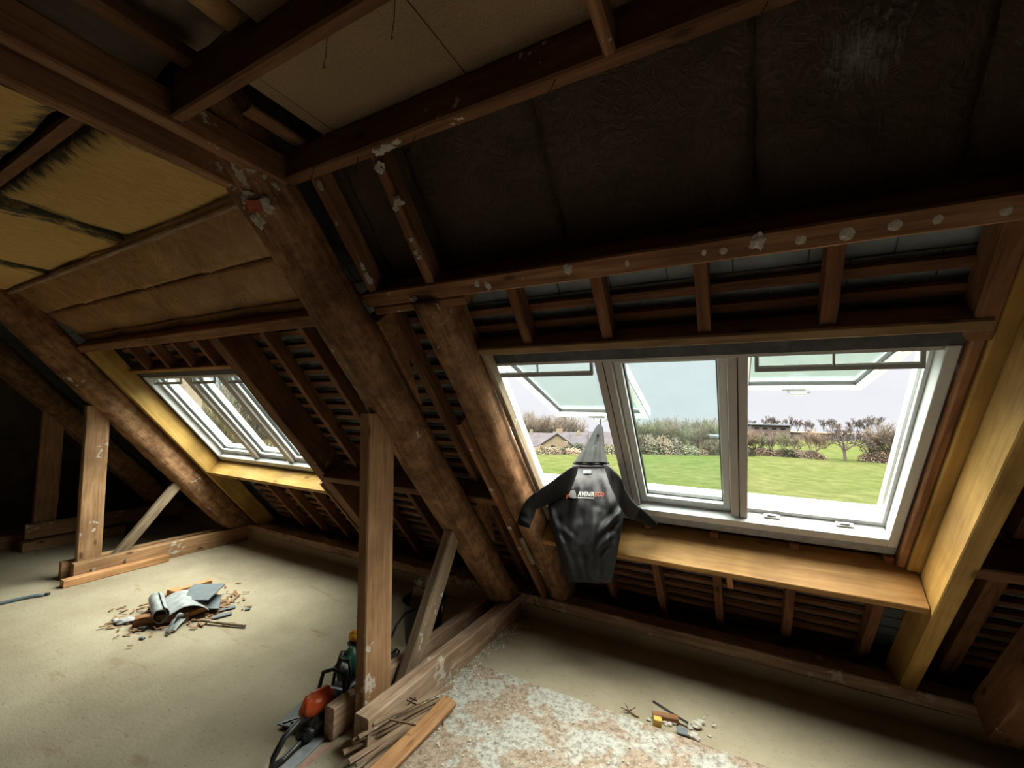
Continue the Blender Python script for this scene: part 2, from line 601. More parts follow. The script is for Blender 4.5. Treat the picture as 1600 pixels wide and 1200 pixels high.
def tube(name, pts, rad, m, parent=None, K=8, smooth=True, closed=False):
    """sweep along points with radius (float or list)"""
    pts = [Vector(p) for p in pts]
    n = len(pts)
    rr = rad if isinstance(rad, (list, tuple)) else [rad] * n
    bm = bmesh.new()
    rings = []
    prev = None
    for i, p in enumerate(pts):
        if closed:
            d = (pts[(i + 1) % n] - pts[i - 1]).normalized()
        else:
            d = (pts[min(i + 1, n - 1)] - pts[max(i - 1, 0)]).normalized()
        u = prev if prev else (Vector((0, 0, 1)) if abs(d.z) < 0.9 else Vector((1, 0, 0)))
        u = (u - d * u.dot(d)).normalized()
        prev = u
        v = d.cross(u)
        rings.append([bm.verts.new(p + (u * math.cos(2 * PI * k / K) + v * math.sin(2 * PI * k / K)) * rr[i]) for k in range(K)])
    for i in range(n if closed else n - 1):
        for k in range(K):
            a, b2 = rings[i], rings[(i + 1) % n]
            bm.faces.new((a[k], a[(k + 1) % K], b2[(k + 1) % K], b2[k]))
    if not closed:
        bm.faces.new(rings[0][::-1])
        bm.faces.new(rings[-1])
    bmesh.ops.recalc_face_normals(bm, faces=bm.faces)
    me = bpy.data.meshes.new(name)
    bm.to_mesh(me)
    bm.free()
    if smooth:
        for p in me.polygons:
            p.use_smooth = True
    return link(name, me, m, parent)


def blob(name, loc, r, m, parent=None, flat_=(1, 1, 1), amp=0.35, fr=2.0, sub=3, rot=None):
    bm = bmesh.new()
    bmesh.ops.create_icosphere(bm, subdivisions=sub, radius=1.0)
    off = Vector((random.random() * 50, random.random() * 50, 0))
    for v in bm.verts:
        k = 1 + amp * noise.noise(v.co * fr + off) + amp * 0.5 * noise.noise(v.co * fr * 2.3 + off)
        v.co = Vector((v.co.x * k * flat_[0], v.co.y * k * flat_[1], v.co.z * k * flat_[2])) * r
    if rot:
        bmesh.ops.transform(bm, matrix=rot.to_4x4(), verts=bm.verts)
    me = bpy.data.meshes.new(name)
    bm.to_mesh(me)
    bm.free()
    o = link(name, me, m)
    if parent:
        o.parent = parent
        o.matrix_local = parent.matrix_world.inverted() @ Matrix.Translation(Vector(loc))
    else:
        o.location = loc
    return o


def sheet(name, fn, nu, nv, m, thick=0.02, parent=None, smooth=True, direction=None):
    """closed slab from a grid function fn(u,v) -> point, offset by 'direction'*thick"""
    bm = bmesh.new()
    top = [[bm.verts.new(fn(i / nu, j / nv)) for j in range(nv + 1)] for i in range(nu + 1)]
    d = Vector(direction) * thick
    bot = [[bm.verts.new(top[i][j].co + d) for j in range(nv + 1)] for i in range(nu + 1)]
    for i in range(nu):
        for j in range(nv):
            bm.faces.new((top[i][j], top[i + 1][j], top[i + 1][j + 1], top[i][j + 1]))
            bm.faces.new((bot[i][j], bot[i][j + 1], bot[i + 1][j + 1], bot[i + 1][j]))
    for i in range(nu):
        bm.faces.new((top[i][0], bot[i][0], bot[i + 1][0], top[i + 1][0]))
        bm.faces.new((top[i][nv], top[i + 1][nv], bot[i + 1][nv], bot[i][nv]))
    for j in range(nv):
        bm.faces.new((top[0][j], top[0][j + 1], bot[0][j + 1], bot[0][j]))
        bm.faces.new((top[nu][j], bot[nu][j], bot[nu][j + 1], top[nu][j + 1]))
    bmesh.ops.recalc_face_normals(bm, faces=bm.faces)
    me = bpy.data.meshes.new(name)
    bm.to_mesh(me)
    bm.free()
    if smooth:
        for p in me.polygons:
            p.use_smooth = True
    return link(name, me, m, parent)


def dab(parent, X, s, c, r, flat_=(1, 1, 0.35), name='plaster_dab', m='plaster', amp=0.5):
    rot = Matrix.Rotation(-TH, 3, 'X')
    return blob(name, W(X, s, c), r, m, parent, flat_, amp=amp, rot=rot, sub=3, fr=2.2)


# ------------------------------------------------------------------ shell
tag(boxes('floor', [(-7.6, 2.6, -5.2, 3.3, -0.25, 0.0)], 'floor'), kind='structure')
tag(boxes('wall_eaves', [(-7.6, 2.6, 2.9, 3.5, 0.0, 0.09)], 'floor'), kind='structure')
tag(boxes('wall_gable_left', [(-7.75, -7.5, -5.2, 3.6, -0.1, 3.2)], 'gable'), kind='structure')
tag(boxes('wall_gable_right', [(2.5, 2.75, -5.2, 3.6, -0.1, 3.2)], 'gable'), kind='structure')


def back_tf(x, s, c):  # mirrored slope behind the room
    p = W(x, s, c)
    return (p.x, -1.8 - p.y, p.z)


tag(boxes('wall_back_slope', [(-7.6, 2.6, -1.6, 2.6, 2.5, 2.65)], 'kraft', tf=back_tf), kind='structure')
CB = []
for x0, x1 in ((-1.25, -1.203), (-1.20, -0.662), (-0.658, 0.54), (0.544, 1.74), (1.744, 2.6)):
    CB.append((x0, x1, 0.562, 0.945, 2.437, 2.456))
for x0, x1 in ((-1.03, -0.662), (-0.658, 0.54), (0.544, 1.74), (1.744, 2.6)):
    CB.append((x0, x1, -1.4, 0.56, 2.437, 2.456))
tag(boxes('ceiling', CB, 'chip'), kind='structure')
tag(boxes('ceiling_upper', [(-7.6, 2.6, -3.2, 1.6, 2.74, 2.84)], 'gable'), kind='structure')

# slates: overlapping rows, with the two window openings left out
WIN = [(-1.19, 0.64), (-4.80, -2.97)]


def in_win(x0, x1, s0, s1):
    for a, b2 in WIN:
        if x1 > a + 0.0 and x0 < b2 - 0.0 and s1 > -0.12 and s0 < 1.0:
            return True
    return False


bm = bmesh.new()
row = 0
s = -2.4
PITCH = 0.1
def slate_quad(x0, x1, s0, s1, ca, cb):
    # split against openings
    for a, b2 in WIN:
        if x1 > a and x0 < b2 and s1 > -0.12 and s0 < 1.0:
            if s0 < -0.12:
                slate_quad(x0, x1, s0, -0.121, ca, cb)
            if s1 > 1.0:
                slate_quad(x0, x1, 1.001, s1, ca, cb)
            m0, m1 = max(s0, -0.12), min(s1, 1.0)
            if x0 < a:
                slate_quad(x0, a, m0, m1, ca, cb)
            if x1 > b2:
                slate_quad(b2, x1, m0, m1, ca, cb)
            return
    v = [bm.verts.new(W(x, t, c + k)) for k in (0, 0.006) for x, t, c in ((x0, s0, ca), (x1, s0, ca), (x1, s1, cb), (x0, s1, cb))]
    for f in ((0, 1, 2, 3), (7, 6, 5, 4), (0, 4, 5, 1), (1, 5, 6, 2), (2, 6, 7, 3), (3, 7, 4, 0)):
        bm.faces.new([v[i] for i in f])


k = 0
while s < 2.2:
    x = -7.6 + (k % 2) * 0.11
    while x < 2.6:
        w = 0.215
        j = random.uniform(-0.002, 0.002)
        slate_quad(x, x + w, s, s + 0.24, 2.575 + j, 2.597 + j)
        x += 0.22
    s += PITCH
    k += 1
bmesh.ops.recalc_face_normals(bm, faces=bm.faces)
me = bpy.data.meshes.new('slates')
bm.to_mesh(me)
bm.free()
tag(link('wall_slate_slope', me, 'slate'), kind='structure')
# unseen opaque sheet added just outside the slates so that no daylight leaks between them
bm = bmesh.new()
for x0, x1, s0, s1 in ((-7.6, -4.80, -2.4, 2.4), (-4.80, -2.97, -2.4, -0.12), (-4.80, -2.97, 1.0, 2.4), (-2.97, -1.19, -2.4, 2.4),
                       (-1.19, 0.64, -2.4, -0.12), (-1.19, 0.64, 1.0, 2.4), (0.64, 2.6, -2.4, 2.4)):
    v = [bm.verts.new(W(x, t, c)) for c in (2.612, 2.63) for x, t in ((x0, s0), (x1, s0), (x1, s1), (x0, s1))]
    for f in ((0, 1, 2, 3), (7, 6, 5, 4), (0, 4, 5, 1), (1, 5, 6, 2), (2, 6, 7, 3), (3, 7, 4, 0)):
        bm.faces.new([v[i] for i in f])
bmesh.ops.recalc_face_normals(bm, faces=bm.faces)
me = bpy.data.meshes.new('outer')
bm.to_mesh(me)
bm.free()
tag(link('wall_light_block', me, 'slate'), kind='structure')

# ------------------------------------------------------------------ battens (short runs between the rafters they are nailed over)
rows = [-0.385 + 0.1 * i for i in range(0, 26)]


ORD = ['first', 'second', 'third', 'fourth', 'fifth', 'sixth', 'seventh', 'eighth', 'ninth', 'tenth', 'eleventh', 'twelfth', 'thirteenth', 'fourteenth',
       'fifteenth', 'sixteenth', 'seventeenth', 'eighteenth', 'nineteenth', 'twentieth', 'twenty-first', 'twenty-second', 'twenty-third', 'twenty-fourth', 'twenty-fifth', 'twenty-sixth']


def batten(X0, X1, s, label, group):
    o = roof_x('batten', X0, X1, s, s + 0.036, 2.54, 2.566, 'rafter', jit=0.0015, seg=0.3, ch=0.002)
    return tag(o, label, 'batten', group)


for i, s in enumerate(rows):
    if s < 2.05:
        if s > 1.08:
            batten(-1.08, 0.60, s, ORD[i - 15] + ' thin batten down from the orange window sill', 'battens below the large window')
            batten(-4.75, -2.9, s, ORD[i - 15] + ' thin batten down from the far yellow sill', 'battens below the far window')
        batten(-2.88, -1.26, s, ORD[i] + ' thin batten down from the purlin between the two windows', 'battens between the two windows')
        if s > 0.55:
            batten(0.76, 2.5, s, ORD[i - 10] + ' thin dark batten down on the right of the large yellow trimmer', 'battens right of the yellow trimmer')
for s, lab in ((-0.385, 'upper of the two battens above the large window'), (-0.30, 'lower of the two battens above the large window')):
    batten(-1.16, 0.64, s, lab, None)
for s, lab in ((-0.385, 'upper batten above the far window'), (-0.29, 'lower batten above the far window')):
    batten(-4.84, -3.0, s, lab, None)

# ------------------------------------------------------------------ purlins and plates
mp = roof_x('purlin', -1.50, 1.9, -0.625, -0.555, 2.33, 2.459, 'beam', jit=0.004)
tag(mp, 'long brown middle purlin with round white plaster dabs above the large window', 'purlin')
for px, py, r in ((1251, 375, 0.017), (1323, 365, 0.022), (1399, 352, 0.018), (1466, 343, 0.013), (1572, 330, 0.013), (1130, 392, 0.013)):
    p = on_c(px, py, 2.33)
    blob('plaster_ring', p, r * 0.8, 'plaster', mp, (1, 1, 0.12), amp=0.25, rot=Matrix.Rotation(-TH, 3, 'X'))
for px, py, r in ((745, 443, 0.016), (762, 446, 0.018), (888, 420, 0.024), (980, 412, 0.012), (1185, 378, 0.026), (818, 434, 0.008), (1100, 395, 0.009)):
    p = on_c(px, py, 2.33)
    blob('plaster_dab', p, r * 0.72, 'plaster', mp, (1, 1.2, 0.3), amp=0.6, rot=Matrix.Rotation(-TH, 3, 'X'))
ps = roof_x('splice_board', -1.47, -0.97, -0.553, -0.515, 2.33, 2.42, 'beam', jit=0.003)
tag(ps, 'short splice board under the left end of the middle purlin', 'board')
blob('plaster_dab', on_c(648, 470, 2.33), 0.022, 'plaster', ps, (1, 1, 0.5), amp=0.6, rot=Matrix.Rotation(-TH, 3, 'X'))
tag(roof_x('purlin', -4.93, -1.67, -0.56, -0.492, 2.33, 2.459, 'beam', jit=0.004), 'brown purlin above the far window under the kraft insulation', 'purlin')
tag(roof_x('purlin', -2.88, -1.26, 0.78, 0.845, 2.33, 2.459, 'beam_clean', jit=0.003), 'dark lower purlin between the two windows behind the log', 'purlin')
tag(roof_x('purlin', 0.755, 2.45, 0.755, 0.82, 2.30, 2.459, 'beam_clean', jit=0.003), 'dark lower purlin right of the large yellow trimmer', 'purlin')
tag(timber('wall_plate', (-4.9, 2.97, 0.125), (2.45, 2.97, 0.125), 0.14, 0.07, (0, 0, 1), 'dusty', jit=0.004), 'dusty wall plate lying on the low eaves wall', 'beam')
tag(timber('wall_plate', (-7.4, 2.97, 0.125), (-5.1, 2.97, 0.125), 0.14, 0.07, (0, 0, 1), 'dusty', jit=0.004), 'dark wall plate beyond the far truss', 'beam')

# ------------------------------------------------------------------ rafters
def rafter(X, s0, s1, label, w=0.045, c0=2.46, c1=2.54, m='rafter', group=None):
    return tag(roof_s('rafter', X, X + w, s0, s1, c0, c1, m, jit=0.002, seg=0.25, ch=0.003), label, 'rafter', group)


top = [(-0.852, 'first'), (-0.49, 'second'), (-0.13, 'third'), (0.238, 'fourth')]
for X, nm in top:
    rafter(X, -0.556, -0.232, nm + ' short rafter from the left above the large window')
for (X, nm) in ((-0.83, 'just right of the hanging jacket hem'), (-0.49, 'second right of the jacket'), (-0.145, 'beside the dangling offcut'), (0.215, 'fourth'), (0.58, 'nearest the yellow trimmer')):
    rafter(X, 1.16, 2.06, 'short rafter below the orange sill, ' + nm)
    # stub of the same rafter seen between window and sill
    tag(roof_s('rafter_stub', X, X + 0.04, 1.035, 1.08, 2.49, 2.54, 'rafter'), 'rafter stub between the window collar and sill, ' + nm, 'rafter')
for X, nm in ((-4.25, 'leftmost'), (-3.93, 'second from left'), (-3.56, 'third from left'), (-3.2, 'rightmost')):
    rafter(X, 1.13, 2.06, nm + ' short rafter below the far yellow sill')
for X, nm in ((-4.47, 'leftmost'), (-4.1, 'second from left'), (-3.75, 'third from left'), (-3.42, 'fourth from left'), (-3.1, 'rightmost')):
    rafter(X, -0.49, -0.215, nm + ' short rafter above the far window', w=0.04)
rafter(-2.64, -0.49, 2.06, 'thin rafter left of the main truss, nearer the far window')
rafter(-2.27, -0.49, 2.06, 'dark rafter left of and closest to the main truss log', w=0.05)
rafter(-1.90, -0.49, 2.06, 'rafter directly behind the main truss log')
rafter(-1.55, -0.55, 2.06, 'rafter between the main truss log and the round trimmer log', w=0.05)
rafter(0.91, -0.5, 2.06, 'dark rafter right of the large yellow trimmer', w=0.06)
rafter(1.35, -0.5, 2.06, 'far right rafter in the dark corner', w=0.06)
for X, nm in ((-1.455, 'left'), (-1.135, 'right')):
    o = tag(roof_s('rafter', X, X + 0.045, -1.16, -0.62, 2.34, 2.42, 'beam', jit=0.002, ch=0.003),
            nm + ' exposed rafter with plaster lumps above the purlin beside the main truss', 'rafter')
    if nm == 'right':
        for px, py, r in ((594, 262, 0.02), (622, 314, 0.018), (618, 325, 0.011), (643, 374, 0.009), (655, 402, 0.009), (650, 394, 0.01)):
            blob('plaster_dab', on_c(px, py, 2.338), r, 'plaster', o, (1, 1, 0.6), amp=0.7, rot=Matrix.Rotation(-TH, 3, 'X'))
    else:
        for px, py, r in ((500, 290, 0.013), (567, 417, 0.012), (576, 436, 0.016), (526, 349, 0.006)):
            blob('plaster_dab', on_c(px, py, 2.338), r, 'plaster', o, (0.8, 1.5, 0.5), amp=0.7, rot=Matrix.Rotation(-TH, 3, 'X'))

# trimmers round the windows
lg = tag(roof_s('trimmer_log', -1.25, -1.09, -0.56, 1.95, 2.30, 2.50, 'log', rnd=0.55, jit=0.012, seg=0.06), 'thick round trimmer log running down the left side of the large window', 'log')
bd = roof_s('side_board', -1.285, -1.255, 0.12, 1.97, 2.285, 2.40, 'beam', jit=0.002)
tag(bd, 'thin brown board nailed along the left of the round trimmer log', 'board')
for s_, r in ((0.3, 0.008), (0.62, 0.014), (0.98, 0.016), (1.2, 0.012)):
    dab(bd, -1.262, s_, 2.286, r)
tag(roof_s('trimmer_rafter', -1.155, -1.12, -0.55, -0.17, 2.44, 2.54, 'yellow'), 'short yellow trimmer block above the left corner of the large window', 'rafter')
tag(roof_s('trimmer_rafter', -1.085, -1.055, -0.2, 1.07, 2.44, 2.50, 'brace'), 'narrow grey-brown strip between log and large window', 'rafter')
tag(roof_s('trimmer_rafter', 0.622, 0.654, -0.15, 1.07, 2.475, 2.54, 'beam', jit=0.002), 'brown strip rafter along the right of the large window', 'rafter')
tag(roof_s('trimmer_rafter', 0.60, 0.655, -0.552, -0.155, 2.45, 2.56, 'beam', jit=0.002), 'short brown rafter above the top right corner of the large window', 'rafter')
tag(roof_s('lining_board', 0.656, 0.72, -0.552, 1.07, 2.462, 2.50, 'yellow'), 'yellow lining board between large window and yellow trimmer', 'board')
tag(roof_s('yellow_trimmer', 0.70, 0.765, -0.60, 1.97, 2.28, 2.459, 'yellow', ch=0.004), 'large yellow timber trimmer right of the large window reaching the floor', 'timber')
tag(roof_x('header', -1.118, 0.64, -0.232, -0.19, 2.44, 2.54, 'header'), 'narrow yellow header above the large window', 'timber')
tag(roof_x('sill_board', -1.08, 0.695, 1.082, 1.125, 2.30, 2.53, 'sill', ch=0.003), 'wide orange sill board below the large window', 'sill')
tag(roof_x('support_batten', -1.05, 0.60, 1.128, 1.158, 2.38, 2.45, 'beam'), 'brown support batten tucked beneath the orange sill board', 'batten')
oc = tag(timber('offcut', W(-0.06, 1.14, 2.37), W(-0.05, 1.33, 2.37), 0.03, 0.02, NV, 'orange'), 'small wooden offcut dangling below the orange sill', 'offcut')
tag(timber('offcut', on_c(813, 840, 2.27), on_c(833, 880, 2.27), 0.03, 0.02, NV, 'brace'), 'pale offcut nailed below the left end of the orange sill', 'offcut')

tag(roof_s('trimmer_rafter', -4.95, -4.91, -0.49, 1.97, 2.44, 2.54, 'beam_clean'), 'dark rafter strip outside the left edge of the far window', 'rafter')
tag(roof_s('yellow_trimmer', -4.88, -4.825, -0.49, 1.97, 2.335, 2.50, 'yellow', ch=0.004), 'yellow timber trimmer left of the far window', 'timber')
tag(roof_x('sill_board', -4.82, -3.005, 0.985, 1.025, 2.335, 2.53, 'yellow', ch=0.003), 'bright yellow sill board below the far window', 'sill')
tag(roof_x('support_batten', -4.5, -3.005, 1.03, 1.06, 2.38, 2.45, 'beam'), 'brown batten beneath the far yellow sill', 'batten')
tag(roof_s('trimmer_rafter', -3.0, -2.885, -0.49, 1.97, 2.355, 2.55, 'beam_clean', jit=0.003), 'deep dark trimmer right of the far window', 'rafter')
tag(roof_s('side_board', -3.03, -3.003, 0.90, 1.97, 2.34, 2.42, 'beam'), 'thin board along the lower edge of the deep dark trimmer', 'board')
tag(roof_x('header', -4.84, -3.0, -0.21, -0.175, 2.46, 2.54, 'sill'), 'narrow yellow header above the far window', 'timber')

# ------------------------------------------------------------------ trusses
def truss(X, c1, labels, foot=2.9, log=True, s0=-1.45):
    o = roof_s('principal_rafter', X - 0.10, X + 0.10, s0, 1.93, 2.12, c1, 'log', rnd=0.42, jit=0.012, seg=0.06)
    tag(o, labels[0], 'log')
    return o


pr = truss(-1.56, 2.318, ['massive hewn truss log sloping down to the floor in the centre'])
for px, py, r in ((388, 305, 0.034), (415, 322, 0.030), (405, 345, 0.034), (380, 318, 0.024)):
    blob('plaster_patch', on_c(px, py, 2.125), r, 'plaster', pr, (1, 1, 0.25), amp=0.7, rot=Matrix.Rotation(-TH, 3, 'X'))
bb = boxes('brick_piece', [(-0.028, 0.028, -0.02, 0.02, -0.012, 0.012)], 'brick')
bb.parent = pr
pb = on_c(399, 320, 2.118)
bb.matrix_local = pr.matrix_world.inverted() @ (Matrix.Translation(pb) @ Matrix.Rotation(-TH, 4, 'X') @ Matrix.Rotation(0.25, 4, 'Z'))
for s_, X_, r in ((-0.62, -1.55, 0.02), (-0.25, -1.52, 0.014), (0.95, -1.6, 0.010), (1.25, -1.58, 0.012), (1.45, -1.55, 0.014), (1.1, -1.5, 0.008)):
    dab(pr, X_, s_, 2.13, r, (0.8, 1.8, 0.2))
truss(-5.0, 2.38, ['hewn truss log left of the far window'])
truss(-6.45, 2.34, ['dark truss log at the far end of the attic'])
tag(roof_s('principal_rafter', 0.955, 1.10, -1.0, 1.75, 2.12, 2.30, 'beam_clean', jit=0.004), 'dark truss timber at the bottom right corner', 'timber')


def wedge(name, X0, X1, s0, s1, c0, c1, label):
    bm = bmesh.new()
    v = [bm.verts.new(W(x, s_, c_)) for x in (X0, X1) for s_, c_ in ((s0, c0), (s1, c0), (s0, c1))]
    for f in ((0, 1, 2), (5, 4, 3), (0, 3, 4, 1), (1, 4, 5, 2), (2, 5, 3, 0)):
        bm.faces.new([v[i] for i in f])
    bmesh.ops.recalc_face_normals(bm, faces=bm.faces)
    bmesh.ops.bevel(bm, geom=list(bm.edges), offset=0.004, segments=1, affect='EDGES')
    me = bpy.data.meshes.new(name)
    bm.to_mesh(me)
    bm.free()
    return tag(link(name, me, 'beam'), label, 'block')


wedge('purlin_cleat', -1.60, -1.47, -0.49, 0.02, 2.318, 2.455, 'wedge cleat holding the middle purlin on the main truss log')
wedge('purlin_cleat', -1.60, -1.47, 0.85, 1.25, 2.318, 2.455, 'wedge cleat holding the lower purlin on the main truss log')


def bolt(parent, loc, d, r=0.012):
    d = Vector(d)
    a = Vector(loc)
    mw = parent.matrix_world.inverted()
    o = tube('bolt_head', [mw @ a, mw @ (a + d * 0.02)], r, 'metal', parent, K=6, smooth=False)
    return o


# main truss feet
tag(timber('truss_post', (-1.57, 1.585, 0.0), (-1.60, 1.565, 1.475), 0.062, 0.175, (0, 1, 0), 'post', jit=0.002, seg=0.2), 'tall upright post of the main truss in front', 'post')
f1 = tag(timber('sole_plate', (-1.475, 1.42, 0.075), (-1.475, 2.93, 0.075), 0.085, 0.15, (0, 0, 1), 'dusty', jit=0.004, seg=0.08), 'dusty near sole plate at the foot of the main truss', 'beam')
tag(timber('sole_plate', (-1.655, 1.40, 0.07), (-1.655, 2.93, 0.07), 0.06, 0.14, (0, 0, 1), 'dusty', jit=0.004, seg=0.08), 'rear sole plate of the main truss next to the bucket', 'beam')
tag(timber('truss_brace', (-1.575, 1.80, 0.03), (-1.575, 2.20, 0.74), 0.06, 0.115, (0, 1, -0.5), 'brace', jit=0.005, seg=0.08), 'leaning grey-brown brace right of the main truss post', 'brace')
# far truss feet
tag(timber('truss_post', (-5.0, 1.60, 0.0), (-5.01, 1.58, 1.47), 0.06, 0.16, (0, 1, 0), 'post', jit=0.002, seg=0.2), 'upright post of the truss left of the far window', 'post')
f2 = tag(timber('sole_plate', (-4.925, 1.48, 0.075), (-4.925, 2.9, 0.075), 0.07, 0.15, (0, 0, 1), 'post', jit=0.003), 'near sole plate with bolts under the left truss', 'beam')
bolt(f2, (-4.89, 1.60, 0.075), (1, 0, 0), 0.014)
bolt(f2, (-4.89, 1.82, 0.09), (1, 0, 0), 0.010)
tag(timber('sole_plate', (-5.075, 1.45, 0.075), (-5.075, 2.9, 0.075), 0.06, 0.14, (0, 0, 1), 'post', jit=0.003), 'rear sole plate under the left truss', 'beam')
tag(timber('loose_beam', (-4.84, 1.40, 0.03), (-4.845, 2.12, 0.03), 0.075, 0.06, (0, 0, 1), 'orange', jit=0.003), 'loose beam lying on the floor against the left sole plate', 'beam')
tag(timber('truss_brace', (-5.0, 1.76, 0.07), (-5.0, 2.25, 0.72), 0.055, 0.085, (0, 1, -0.5), 'brace', jit=0.003), 'leaning brace right of the left truss post', 'brace')
# dim truss at the end
tag(timber('truss_post', (-6.42, 1.68, 0.0), (-6.42, 1.68, 1.5), 0.06, 0.17, (0, 1, 0), 'post', jit=0.002), 'dim upright post in the dark far left', 'post')
tag(timber('sole_plate', (-6.35, 1.53, 0.18), (-6.35, 2.9, 0.18), 0.06, 0.15, (0, 0, 1), 'post', jit=0.003), 'dim raised sole plate in the dark far left', 'beam')
tag(timber('loose_beam', (-6.30, 1.50, 0.045), (-6.30, 2.3, 0.045), 0.12, 0.09, (0, 0, 1), 'post', jit=0.003), 'dim beam lying under the raised sole plate far left', 'beam')
tag(timber('floor_beam', (-6.6, 1.2, 0.06), (-6.6, 2.2, 0.06), 0.1, 0.12, (0, 0, 1), 'post', jit=0.003), 'dim beam on the floor behind the far left post', 'beam')

# ------------------------------------------------------------------ ceiling timbers
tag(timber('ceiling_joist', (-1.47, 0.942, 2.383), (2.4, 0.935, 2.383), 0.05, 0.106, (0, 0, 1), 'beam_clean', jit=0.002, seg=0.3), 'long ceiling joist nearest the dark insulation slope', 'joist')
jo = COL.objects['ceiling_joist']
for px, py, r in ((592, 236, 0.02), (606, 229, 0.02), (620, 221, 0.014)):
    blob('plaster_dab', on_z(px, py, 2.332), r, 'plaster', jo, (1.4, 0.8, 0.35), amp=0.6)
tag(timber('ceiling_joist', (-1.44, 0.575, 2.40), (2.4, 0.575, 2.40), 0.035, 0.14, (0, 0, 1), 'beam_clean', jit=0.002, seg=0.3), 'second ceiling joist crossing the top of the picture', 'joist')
tag(timber('ceiling_joist', (-1.38, 0.73, 2.45), (-1.38, 0.93, 2.45), 0.02, 0.06, (1, 0, 0), 'beam'), 'short packing piece in the ceiling corner', 'joist')
tag(timber('ceiling_strut', (-0.245, 0.52, 2.368), (-0.255, 0.925, 2.368), 0.03, 0.075, (0, 0, 1), 'beam'), 'short strut across the two ceiling joists at the top', 'strut')
tag(timber('tie_beam', (-1.475, -1.5, 2.385), (-1.475, 0.93, 2.365), 0.05, 0.10, (0, 0, 1), 'beam', jit=0.003), 'right board of the double tie beam at the truss head', 'beam')
tag(timber('tie_beam', (-1.60, -1.5, 2.36), (-1.60, 0.86, 2.33), 0.055, 0.10, (0, 0, 1), 'beam', jit=0.003), 'left board of the double tie beam beside the yellow insulation', 'beam')
tag(timber('tie_beam', (-5.0, -1.5, 2.31), (-5.0, 0.93, 2.31), 0.12, 0.16, (0, 0, 1), 'beam', jit=0.003), 'tie beam of the left truss under the insulated ceiling', 'beam')
tag(timber('batten_strip', (-1.36, -1.2, 2.475), (-1.36, 0.60, 2.475), 0.05, 0.045, (0, 0, 1), 'beam_clean'), 'ceiling batten alongside the right tie board', 'batten')


def bumpy(x0, x1, y0, y1, z, amp, fr):
    off = random.random() * 30

    def fn(u, v):
        x, y = x0 + (x1 - x0) * u, y0 + (y1 - y0) * v
        e = min(u, 1 - u, v, 1 - v) * 6
        zz = z + amp * noise.noise(Vector((x * fr + off, y * fr, 0))) + (0.03 * (1 - min(1, e)) ** 2)
        return Vector((x + 0.012 * noise.noise(Vector((y * 9, off, 1))) , y + 0.012 * noise.noise(Vector((x * 9, off, 2))), zz))
    return fn


wools = [(-2.82, -1.66, 0.50, 0.955, 2.345, 'large yellow glass wool batt beside the main truss head'),
         (-2.70, -1.66, -0.25, 0.42, 2.345, 'yellow glass wool batt at the left edge of the ceiling'),
         (-4.0, -2.85, 0.40, 1.0, 2.34, 'sagging yellow glass wool batt in the middle of the left ceiling'),
         (-4.95, -4.03, 0.30, 1.0, 2.33, 'farthest yellow glass wool batt above the left truss'),
         (-4.0, -2.74, -0.35, 0.36, 2.345, 'yellow glass wool batt near the left picture edge')]
for x0, x1, y0, y1, z, lab in wools:
    tag(sheet('insulation_batt', bumpy(x0, x1, y0, y1, z, 0.02, 3), 24, 14, 'wool', 0.08, direction=(0, 0, 1)), lab, 'insulation')
tag(boxes('ceiling_lath', [(-4.9, -1.65, 0.44, 0.475, 2.36, 2.385)], 'beam_clean'), 'dark lath between the yellow ceiling batts', 'lath')
tag(timber('edge_lath', (-4.9, 0.985, 2.325), (-1.66, 0.93, 2.315), 0.03, 0.03, (0, 0, 1), 'lath', jit=0.006, seg=0.06), 'ragged lath where the yellow ceiling meets the kraft slope', 'lath')
# rolls above the tie beam
tag(sheet('insulation_roll', bumpy(-1.85, -1.15, -0.9, 0.60, 2.53, 0.03, 5), 10, 24, 'kraft_pale', 0.09, direction=(0, 0, 1)), 'pale insulation roll at the top left corner', 'insulation')
tag(tube('insulation_roll', [(-1.105, y, 2.49 + 0.01 * math.sin(y * 9)) for y in [-0.9 + 0.12 * i for i in range(13)]], 0.045, 'kraft', K=14), 'brown insulation roll beside the pale one at the top', 'insulation')

# kraft faced batts on the slope
seam_x = [-4.93, -4.2, -3.3, -2.55, -1.66]


def kraft_row(s0, s1, ctop, cbot, label):
    off = random.random() * 20

    def fn(u, v):
        X = -4.93 + (4.93 - 1.66) * u
        s_ = s0 + (s1 - s0) * v
        c = ctop + (cbot - ctop) * v
        dx = min(abs(X + 0.12 * (v - 0.5) - q) for q in seam_x)
        bulge = 0.028 * (min(1, dx / 0.25) ** 0.5) * (math.sin(PI * min(1, max(0, v * 0.85 + 0.1))) ** 0.6)
        return W(X, s_, c + 0.02 - bulge + 0.010 * math.sin(PI * v) * noise.noise(Vector((X * 4 + off, s_ * 7, 0))))
    return tag(sheet('kraft_insulation', fn, 220, 10, 'kraft', 0.05, direction=NV), label, 'insulation')


kraft_row(-1.17, -0.86, 2.27, 2.345, 'top row of brown kraft insulation on the left slope')
kraft_row(-0.865, -0.615, 2.34, 2.405, 'middle row of brown kraft insulation on the left slope')
kraft_row(-0.62, -0.54, 2.398, 2.42, 'crumpled bottom row of brown kraft insulation over the far purlin')


